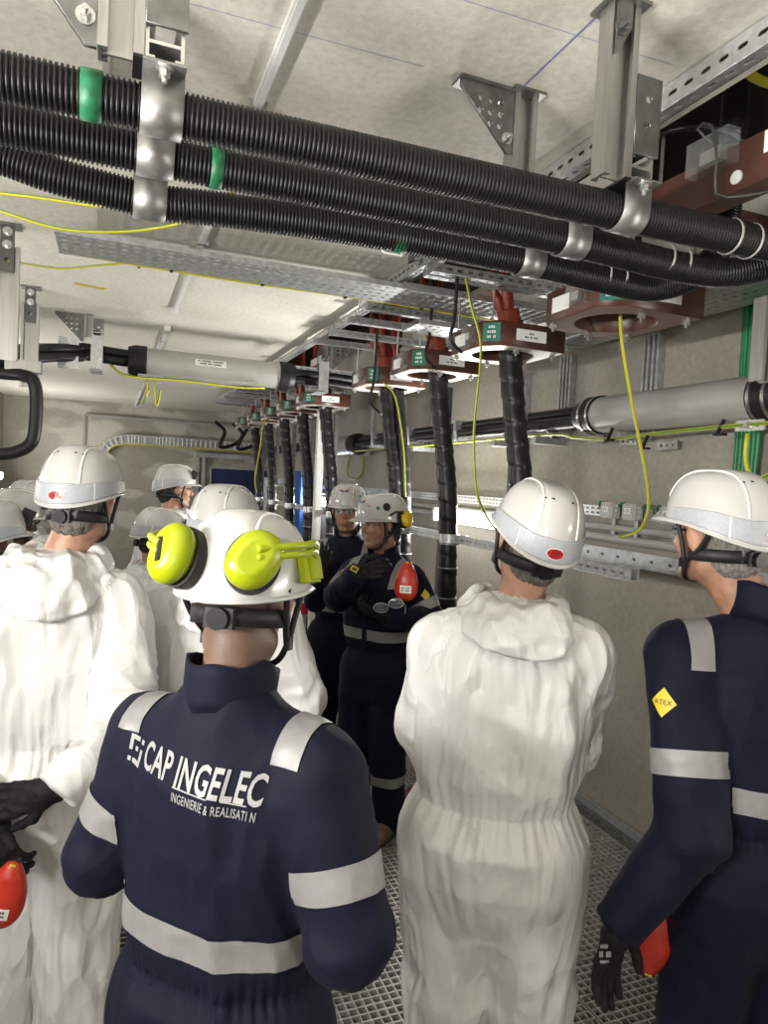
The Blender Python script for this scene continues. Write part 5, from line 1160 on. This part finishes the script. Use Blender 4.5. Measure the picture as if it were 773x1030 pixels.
        Pq = np.array(Q); Fq = np.array([(j*(n+1)+i, j*(n+1)+i+1, (j+1)*(n+1)+i+1, (j+1)*(n+1)+i) for j in range(m_) for i in range(n)])
        Nq = vnormals(Pq, Fq); Nq *= np.sign((Nq[:, :2]*(Pq[:, :2]-np.array([sx, sy-.018]))).sum(1)+Nq[:, 2]*.05)[:, None]
        wq = np.stack([vnoise(Pq*7, seed+13), vnoise(Pq*7, seed+14), vnoise(Pq*7, seed+15)], -1)
        Pq = Pq+Nq*(.006+.038*(worley(Pq*np.array([13, 13, 10.])+wq*.9, seed+20)-.40)+.018*(worley(Pq*24+wq, seed+21)-.4))[:, None]
        ho = link('hood', arr_mesh('hood', Pq*s, Fq, suit), gm_); mo = ho.modifiers.new('t', 'SOLIDIFY'); mo.thickness = .004; mo.offset = -1
    # ---- gloves
    for k in (-1, 1):
        spec = dict(gloves).get(k) if gloves else None
        if spec == 'none': continue
        d, n_, cu = spec if spec else ((wr[k]-el[k]).normalized(), V((-k, 0, .0)), .35)
        d = V(d).normalized(); f = Field(); hand_prims(f, wr[k]+d*.02, d, n_, k if not isinstance(spec, tuple) or len(spec) < 4 else spec[3], cu, 1.04)
        f.rc(wr[k]-(wr[k]-el[k]).normalized()*.02, wr[k]+d*.035, .036, .033, .015)
        Pq, Fq = field_mesh(f, .0042 if vox < .009 else .006); Pq = Pq+vnormals(Pq, Fq)*(.0012*ridge(Pq*45, seed))[:, None]; out[('glove', k)] = link('glove', arr_mesh('glove', Pq*s, Fq, 'glove_black'), root)
    # ---- boots
    for k in (-1, 1):
        f = Field(); a = an[k]; f.rc(a+V((0, -.005, .07)), a+V((0, -.01, -.03)), .050, .050, .03); f.rc(a+V((0, -.02, -.052)), a+V((k*.012, .14, -.056)), .045, .042, .03, ((1, 0, 0), 1.1)); f.rc(a+V((k*.012, .12, -.05)), a+V((k*.014, .17, -.058)), .044, .036, .02, ((1, 0, 0), 1.12))
        Pq, Fq = field_mesh(f, .009); Pq[:, 2] = np.maximum(Pq[:, 2], .012); b_ = link('boot', arr_mesh('boot', Pq*s, Fq, boots), root)
        pl = [(.043, -.06), (.045, .02), (.050, .11), (.045, .165), (.025, .205), (-.02, .205), (-.042, .165), (-.046, .11), (-.042, .02), (-.043, -.06), (-.02, -.075), (.02, -.075)]
        MB().prism([(p[0]*s+a.x*s+k*.008*s, p[1]*s+a.y*s) for p in pl], (0, 0, .001), (1, 0, 0), (0, 1, 0), (0, 0, .024)).obj('sole', 'sole', b_)
    # ---- helmet and straps in head space
    hr = link('helmet_mount', None, root); hr.empty_display_size = .05
    M4 = Hr.to_4x4(); M4.translation = HC*s
    before = set(COL.objects)
    h = helmet(root, **helm_kw); straps(root, chin, .022 if helm_kw.get('plain') else 0.)
    for o in list(COL.objects):
        if o not in before and o.parent == root: o.matrix_basis = M4 @ Matrix.Scale(1.0, 4)
    bpy.data.objects.remove(hr); out['helmet'] = h; out['M4'] = M4
    LOCAL[0] = False
    return out
def on_cloth(p, me, origin_dir, parent, name='print', lift=.0025, local_map=None):
    """press a flat mesh (local x right, y up) on the garment: local_map gives start points, rays go along origin_dir"""
    bv = BVHTree.FromPolygons([tuple(v) for v in (p['P']*p['s']).tolist()], [tuple(q) for q in p['F'].tolist()])
    bm = bmesh.new(); bm.from_mesh(me)
    for _ in range(2):
        le = [e for e in bm.edges if e.calc_length() > .018]
        if le: bmesh.ops.subdivide_edges(bm, edges=le, cuts=1)
    bmesh.ops.triangulate(bm, faces=bm.faces)
    d = V(origin_dir).normalized()
    for v in bm.verts:
        o = local_map(v.co.x, v.co.y); hit = bv.ray_cast(o, d)
        if hit[0] is not None: v.co = hit[0]-d*(lift+max(0, v.co.z)*.3)
        else: v.co = o
    bm.to_mesh(me); bm.free(); LOCAL[0] = True; o = link(name, me, parent); LOCAL[0] = False; return o

# ================================================================== the crew
def at(u, v, d): p = px(u, v, 'd', d); return p
# -- 1: worker seen from behind in the foreground, lime ear defenders
h = at(250, 517, 1.27)
P1 = person('foreground worker in navy coverall with lettered back and lime ear defenders', h.x, h.y, h.z, 31, 46, 'navy', 'skin_tan', 'hair_dark', hpitch=-6, arms={-1: (('l', (-.262, -.055, 1.125)), ('l', (-.15, .22, 1.15))), 1: (('l', (.275, -.045, 1.125)), ('l', (.14, .23, 1.15)))}, vox=.0062, helm_kw=dict(badge=False, plain=True), seed=11, bald=True, wide=1.06, shcut=1.408, shx=.156)
# -- 2: white suit, centre right
h = at(541, 485, 1.86)
P2 = person('worker in a white disposable suit seen from behind between the speaker and the navy worker', h.x, h.y, h.z, 14, 30, 'tyvek', 'skin_fair', 'hair_grey', hpitch=12, hroll=10, lean=(.06, 0), arms={-1: (('l', (-.195, -.005, 1.14)), ('l', (-.09, .21, 1.15))), 1: (('l', (.185, .05, 1.12)), ('l', (.02, .24, 1.14)))}, hlen=.055, hood=1.8, vox=.0062, seed=23, boots='boot_black', wide=.97)
# -- 3: navy, right edge
h = at(727, 475, 1.76)
P3 = person('worker in navy coverall with a yellow diamond patch on the sleeve at the right edge', h.x, h.y, h.z, -4, 26, 'navy', 'skin_tan', 'hair_grey', hpitch=2, arms={-1: (('w', at(697, 838, 1.62)), ('w', at(625, 928, 1.63))), 1: None}, vox=.0066, seed=37, gloves=((-1, ((-.15, .25, -1), (.5, -.7, -.1), .22)),), boots='boot_black', wide=.96, lean=(-.13, .03), shx=.160, shcut=1.355)
# -- 4: white suit, left, hands behind the back
h = at(84, 451, 2.1)
P4 = person('grey-haired worker in a white disposable suit at left with gloved hands behind the back', h.x, h.y, h.z, 25, 12, 'tyvek', 'skin_fair', 'hair_grey', hpitch=-2, arms={-1: (('l', (-.30, -.14, 1.09)), ('w', at(-8, 815, 1.86))), 1: (('l', (.245, -.14, 1.08)), ('w', at(62, 792, 1.84)))}, vox=.0066, seed=41, gloves=((1, ((-1, -.10, -.22), (.1, 1, -.2), .35)), (-1, ((.35, -.2, -1), (.3, 1, .1), .5))), boots='boot_black', wide=.96, lean=(.075, 0))
# -- 5: the speaker
h = at(386, 497, 3.62)
P5 = person('speaker in navy coverall holding safety goggles, yellow ear defender on the helmet', h.x, h.y, h.z, -98, -128, 'navy', 'skin_fair', 'hair_dark', hpitch=-3, arms={1: (('w', at(341, 600, 3.50)), ('w', at(357, 578, 3.30))), -1: (('w', at(436, 626, 3.52)), ('w', at(394, 620, 3.28)))}, vox=.0085, seed=53, gloves=((1, ((-.85, .05, .25), (.0, -1, .0), .7)), (-1, ((1, .25, .03), (0, -.2, 1), .7))), helm_kw=dict(badge=False, plain=True, decals=2), front_y=1, lean=(0, .0))
# -- 6: bystander with glasses behind the speaker
h = at(351, 487, 4.2)
P6 = person('bystander in navy coverall with glasses and one raised black glove, behind the speaker', h.x, h.y, h.z, -150, -146, 'navy', 'skin_tan', 'hair_dark', hpitch=-2, arms={1: (('w', at(318, 602, 4.02)), ('w', at(323, 584, 3.92))), -1: None}, vox=.009, seed=61, gloves=((1, ((-.1, .1, 1), (.4, -1, .1), .3)),), helm_kw=dict(badge=False, plain=True, decals=2), front_y=1)
# -- 7: far profile, looking right
h = at(177, 468, 4.75)
P7 = person('dark-haired worker in a white suit looking right in profile, goggle clip on the helmet', h.x, h.y, h.z, 82, 60, 'tyvek', 'skin_fair', 'hair_dark', vox=.0105, seed=71, helm_kw=dict(badge=False, clip=2), boots='boot_black')
# -- 8: lower helmet before him
h = at(160, 512, 3.75)
P8 = person('shorter worker in a white suit, helmet lowered beside the lime ear defenders', h.x, h.y, h.z, 62, 40, 'tyvek', 'skin_tan', 'hair_dark', hpitch=-12, vox=.0105, seed=83, helm_kw=dict(badge=False, clip=2), boots='boot_black')
# -- 9: right in front of the foreground worker
h = at(228, 489, 2.36)
P9 = person('worker in a white suit standing directly behind the lime ear defenders', h.x, h.y, h.z, 34, 26, 'tyvek', 'skin_fair', 'hair_grey', vox=.0085, seed=97, helm_kw=dict(badge=False), boots='boot_black', arms={-1: (('l', (-.28, -.02, 1.10)), ('l', (-.1, .22, 1.05))), 1: (('l', (.30, -.02, 1.10)), ('l', (.12, .22, 1.04)))}, wide=1.04)
# -- 10, 11, 12: left edge
h = at(14, 493, 3.3)
P10 = person('worker with a goggle clip on the helmet, face turned right beside the grey-haired worker', h.x, h.y, h.z, 58, 50, 'tyvek', 'skin_brown', 'hair_dark', vox=.0105, seed=101, helm_kw=dict(badge=False, clip=2), boots='boot_black')
h = at(-12, 502, 2.55)
P11 = person('worker cut off by the left frame edge, only the back of the helmet showing', h.x, h.y, h.z, 40, 35, 'tyvek', 'skin_brown', 'hair_dark', vox=.0105, seed=113, helm_kw=dict(badge=False, clip=2), boots='boot_black')
h = at(28, 484, 4.6)
P12_ = person('farthest worker at left, only the top of a white helmet above the others', h.x, h.y, h.z, 30, 30, 'tyvek', 'skin_fair', 'hair_dark', vox=.012, seed=127, helm_kw=dict(badge=False), boots='boot_black')

# ---- lettering on the foreground worker's back
def back_print(p, me, x0, z0, rot, name, mirror=1, parent=None):
    s = p['s']; c, sn = math.cos(rot), math.sin(rot)
    return on_cloth(p, me, (0, 1, 0), parent or p['coverall'], name, .002, lambda u, v: V((x0*s+u*c-v*sn, -.6, z0*s+u*sn+v*c)))
lx0, lz0, lr = -.030, 1.375, R_(-4)
tm = text_mesh('CAP INGELEC', .066, 'print_grey', .0002, 'LEFT', 1.05, bold=.0014)
for v in tm.vertices: v.co.x *= .58; v.co.y *= 1.0
back_print(P1, tm, lx0-.077, lz0, lr, 'back_lettering')
tm = text_mesh('INGENIERIE & REALISATI N', .0215, 'print_grey', .0002, 'LEFT', 1.08, bold=.0002)
for v in tm.vertices: v.co.x *= .55
back_print(P1, tm, lx0+.010, lz0-.045, lr, 'back_lettering')
def rects(rs):
    g = MB(); [g.add([(a, b, 0), (c, b, 0), (c, d, 0), (a, d, 0)], [(0, 1, 2, 3)]) for a, b, c, d in rs]; return g.mesh('emblem', 'print_grey')
k = .0078
back_print(P1, rects([(0, 2.5*k, k, 6*k), (k, 5*k, 3.2*k, 6*k), (4*k, 4.8*k, 5*k, 5.8*k), (2*k, 2.7*k, 3*k, 3.7*k), (0, 0, k, k), (1.6*k, 0, 4*k, k), (4*k, 0, 5*k, 3.6*k)]), lx0-.128, lz0-.024, lr, 'emblem')
back_print(P1, rects([(0, 0, .135, .0022)]), lx0+.010, lz0-.030, lr, 'underline')

# ---- lime ear defenders parked on the back of the helmet
def ear_cup(par, M, cup_m, arm_pts=None, logo=False, small=1.0):
    f = Field(); f.el((0, 0, .0), (.034*small, .024*small, .040*small), .01); f.rc((-.008, .004, -.014), (.008, .004, .014), .024*small, .024*small, .02, ((0, 1, 0), .8))
    P, F = field_mesh(f, .003); P[:, 1] = np.maximum(P[:, 1], -.016*small); P[:, 1] = np.minimum(P[:, 1], .024*small)
    LOCAL[0] = True
    o = link('ear_defender', arr_mesh('ear_defender', P, F, cup_m), par); o.matrix_basis = M
    g = MB(); n = 30; prof = [(.93, -.034), (1.08, -.032), (1.12, -.022), (1.10, -.013), (.95, -.012)]
    vs = [V((.035*small*r*math.cos(2*PI*i/n), y*small, .041*small*r*math.sin(2*PI*i/n))) for r, y in prof for i in range(n)]
    g.add(vs, [(j*n+i, j*n+(i+1) % n, (j+1)*n+(i+1) % n, (j+1)*n+i) for j in range(4) for i in range(n)]+[tuple(range(n))]); g.obj('cushion', 'strap_black', o, True)
    if logo:
        q = MB().box((.0, .0245*small, 0), (.010, .006, .034), None, .004).obj('maker_plate', 'strap_black', o)
    LOCAL[0] = False
    return o
def cup_frame(th, t, out, tilt=0):
    p = helm(th, t, out); n_ = V((p.x, p.y, .0)); n_.normalize(); n_ = (n_+V((0, 0, .25))).normalized(); tx = V((0, 0, 1)).cross(n_).normalized(); tz = tx.cross(n_)*-1
    M = Matrix(((tx.x, n_.x, tz.x, p.x), (tx.y, n_.y, tz.y, p.y), (tx.z, n_.z, tz.z, p.z), (0, 0, 0, 1))); return M @ Matrix.Rotation(tilt, 4, 'Y')
SKIRT[0] = .004
hm = P1['helmet']
for sd, thc in ((1, PI-R_(28)), (-1, PI+R_(32))):
    ec = ear_cup(hm, cup_frame(thc, .24, .034, sd*.25) @ Matrix.Scale(1.18, 4), 'muff_lime', logo=sd < 0)
    LOCAL[0] = True
    a = helm(sd*R_(92), .10, .010); b_ = helm(PI-sd*R_(78), .30, .034); c = helm(PI-sd*R_(55), .27, .058); d = helm(thc-sd*.0, .24, .062)
    for dz in (-.007, .007): sweep('defender_arm', cat_path([a+V((0, 0, dz*.6)), b_+V((0, 0, dz)), c+V((0, 0, dz)), d+V((0, 0, dz))], .006), .0065, 'muff_lime', hm, 10)
    M = cup_frame(sd*R_(98), .20, .012); sl = MB().box((0, 0, 0), (.052, .022, .058), None, .006).box((.0, .012, -.004), (.034, .016, .040), None, .004).obj('slot_block', 'muff_lime', hm); sl.matrix_basis = M
    LOCAL[0] = False
hm = P5['helmet']
for sd in (1, -1):
    ec = ear_cup(hm, cup_frame(sd*R_(112), .08, .030) @ Matrix.Translation((0, 0, -.005)) @ Matrix.Scale(1.0, 4), 'muff_yellow')
    LOCAL[0] = True; sweep('defender_arm', cat_path([helm(sd*R_(80), .12, .006), helm(sd*R_(95), .2, .02), helm(sd*R_(110), .12, .046)], .006), .005, 'strap_black', hm, 8); LOCAL[0] = False

# ---- spectacles
def glasses(p, clear=True):
    LOCAL[0] = True; M = p['M4']
    for k in (-1, 1):
        g = MB(); n = 14; vs = [V((k*.033+.026*math.cos(2*PI*i/n), .102-.010*abs(math.cos(2*PI*i/n))*(1 if k*math.cos(2*PI*i/n) > 0 else 0), .0+.017*math.sin(2*PI*i/n))) for i in range(n)]; g.add(vs, [tuple(range(n))]); l = g.obj('spectacle_lens', 'lens', p['root']); l.matrix_basis = M; mo = l.modifiers.new('t', 'SOLIDIFY'); mo.thickness = .0015
        a = sweep('spectacle_arm', cat_path([(k*.059, .092, .004), (k*.076, .06, .006), (k*.083, .0, .006)], .008), .003, 'strap_black', p['root'], 6); a.matrix_basis = M
    a = sweep('spectacle_bridge', cat_path([(-.008, .108, .006), (0, .111, .009), (.008, .108, .006)], .004), .0025, 'strap_black', p['root'], 6); a.matrix_basis = M
    LOCAL[0] = False
for p in (P6, P3, P7): glasses(p)

# ---- sleeve patch with lettering
def side_print(p, me, c, d, up, name, parent=None, lift=.0025):
    c = V(c)*p['s']; d = V(d).normalized(); up = V(up); rt = d.cross(up).normalized(); up = rt.cross(d)
    return on_cloth(p, me, d, parent or p['coverall'], name, lift, lambda u, v: c-d*.3+rt*u+up*v)
q = P3['sh'][-1].lerp(P3['el'][-1], .26); dd = V((.72, .62, -.05))
pm = plate_mesh('patch', [(-.031, 0), (0, -.035), (.031, 0), (0, .035)], [], .0002, 'atex_yellow')
po = side_print(P3, pm, q, dd, (0, .1, 1), 'sleeve_patch')
tm = text_mesh('ATEX', .017, 'ink', .0001); side_print(P3, tm, q, dd, (0, .1, 1), 'lettering', po, .0035)
q = P5['sh'][-1].lerp(P5['el'][-1], .28); pm = plate_mesh('patch', [(-.026, 0), (0, -.03), (.026, 0), (0, .03)], [], .0002, 'atex_yellow'); side_print(P5, pm, q, (.9, -.55, 0), (0, 0, 1), 'sleeve_patch')

# ---- red escape-mask cases
def mask_case(label, loc, R, sc=1., label_on=True):
    f = Field(); f.el((0, 0, -.02), (.058, .032, .068), .02); f.el((0, 0, .045), (.040, .026, .050), .05); f.rc((0, .0, .07), (0, 0, .09), .024, .02, .02)
    P, F = field_mesh(f, .005); M = Matrix.Translation(loc) @ R.to_4x4() @ Matrix.Scale(sc, 4)
    t_ = thing('mask_case', label, 'case', (0, 0, 0)); t_.matrix_basis = M; LOCAL[0] = True
    me = arr_mesh('shell', P, F, 'case_red'); link('shell', me, t_)
    bv = BVHTree.FromPolygons([tuple(v) for v in P.tolist()], [tuple(q) for q in F.tolist()])
    def press(q, lift):
        h_ = bv.ray_cast(V((q[0], -.3, q[1])), V((0, 1, 0))); return (h_[0] if h_[0] is not None else V((q[0], -.02, q[1])))-V((0, lift, 0))
    if label_on:
        g = MB(); n = 8; g.add([press((-.028+.056*i/n, -.045+.036*j/n), .001) for j in range(n+1) for i in range(n+1)], [(j*(n+1)+i, j*(n+1)+i+1, (j+1)*(n+1)+i+1, (j+1)*(n+1)+i) for j in range(n) for i in range(n)]); o = g.obj('maker_label', 'label_white', t_)
        tm = print_lines([[.018, .014], [.012, .022]], .007, .006, 'ink')
        for v in tm.vertices: v.co = press((v.co.x, v.co.y-.026), .0022)
        link('small_print', tm, o)
    MB().box((0, .004, .10), (.03, .02, .022), None, .004).obj('clip', 'strap_black', t_); MB().box((0, -.012, .098), (.016, .012, .012)).obj('seal', 'yellow', t_); LOCAL[0] = False
    return t_
FACE = Matrix.Rotation(R_(-21), 3, 'Z')
mask_case('red escape mask case clipped on the chest of the speaker', at(409, 587, 3.37), Matrix.Rotation(R_(-28), 3, 'Z') @ Matrix.Rotation(R_(-6), 3, 'X'), 1.0)
mask_case('red escape mask case hanging from the gloved hands of the grey-haired worker', at(4, 903, 1.78), Matrix.Rotation(R_(-10), 3, 'Z') @ Matrix.Rotation(R_(14), 3, 'Y'), .92)
mask_case('red escape mask case on the hip of the navy worker at the right edge', at(656, 938, 1.78), Matrix.Rotation(R_(-50), 3, 'Z') @ Matrix.Rotation(R_(180), 3, 'Y'), 1.0, False)

# ---- goggles in the speaker's hand, watch, torch
gg = thing('safety_goggles', 'clear safety goggles held in the black glove of the speaker', 'goggles', at(391, 612, 3.2))
c = at(391, 610, 3.22)
u_, v_ = CR, CU
def gp(a, b_, dd=0): return c+u_*a+v_*b_+_fwd*dd
for s in (-1, 1):
    g = MB(); n = 16; vs = [gp(s*.035+.034*math.cos(2*PI*i/n), .004+.022*math.sin(2*PI*i/n)+s*.010, .004*math.cos(i)) for i in range(n)]; g.add(vs, [tuple(range(n))]); l = g.obj('lens', 'lens', gg); mo = l.modifiers.new('t', 'SOLIDIFY'); mo.thickness = .002
    sweep('rim', [gp(s*.035+.034*math.cos(2*PI*i/n), .004+.022*math.sin(2*PI*i/n)+s*.010) for i in range(n+1)], .0022, 'tie_grey', gg, 6)
sweep('side_arm', cat_path([gp(.069, .014), gp(.078, .0, .03), gp(.078, -.035, .05), gp(.06, -.06, .04)], .008), .0025, 'tie_grey', gg, 6)
q = at(357, 572, 3.24); wt = thing('wrist_device', 'yellow and black gas detector at the wrist of the speaker', 'detector', q)
MB().box(q, (.048, .024, .040), Matrix.Rotation(R_(-20), 3, 'Z') @ Matrix.Rotation(.5, 3, 'Y'), .005).obj('case', 'black_plastic', wt); MB().box(q-_fwd*.014, (.036, .006, .026), Matrix.Rotation(R_(-20), 3, 'Z') @ Matrix.Rotation(.5, 3, 'Y'), .003).obj('face', 'atex_yellow', wt); MB().box(q-_fwd*.018, (.022, .004, .012), Matrix.Rotation(R_(-20), 3, 'Z') @ Matrix.Rotation(.5, 3, 'Y')).obj('display', 'ink', wt)
# white print on the back of the navy worker's glove
gl = P3[('glove', -1)]; bv = BVHTree.FromPolygons([v.co.copy() for v in gl.data.vertices], [tuple(p.vertices) for p in gl.data.polygons])
inv = wm(gl).inverted(); g = MB()
for (u0, v0, u1, v1) in ((604, 950, 612, 954), (603, 957, 607, 963), (610, 957, 615, 963), (604, 966, 613, 969)):
    n = 3; vs = []
    for j in range(n+1):
        for i in range(n+1):
            o_ = inv @ CAM0; dr = ((inv @ px(u0+(u1-u0)*i/n, v0+(v1-v0)*j/n, 'd', 1.6))-o_).normalized(); h_ = bv.ray_cast(o_, dr); vs.append((h_[0]-dr*.0015) if h_[0] is not None else None)
    if None not in vs: g.add(vs, [(j*(n+1)+i, j*(n+1)+i+1, (j+1)*(n+1)+i+1, (j+1)*(n+1)+i) for j in range(n) for i in range(n)])
if g.v: LOCAL[0] = True; g.obj('glove_print', 'print_grey', gl); LOCAL[0] = False
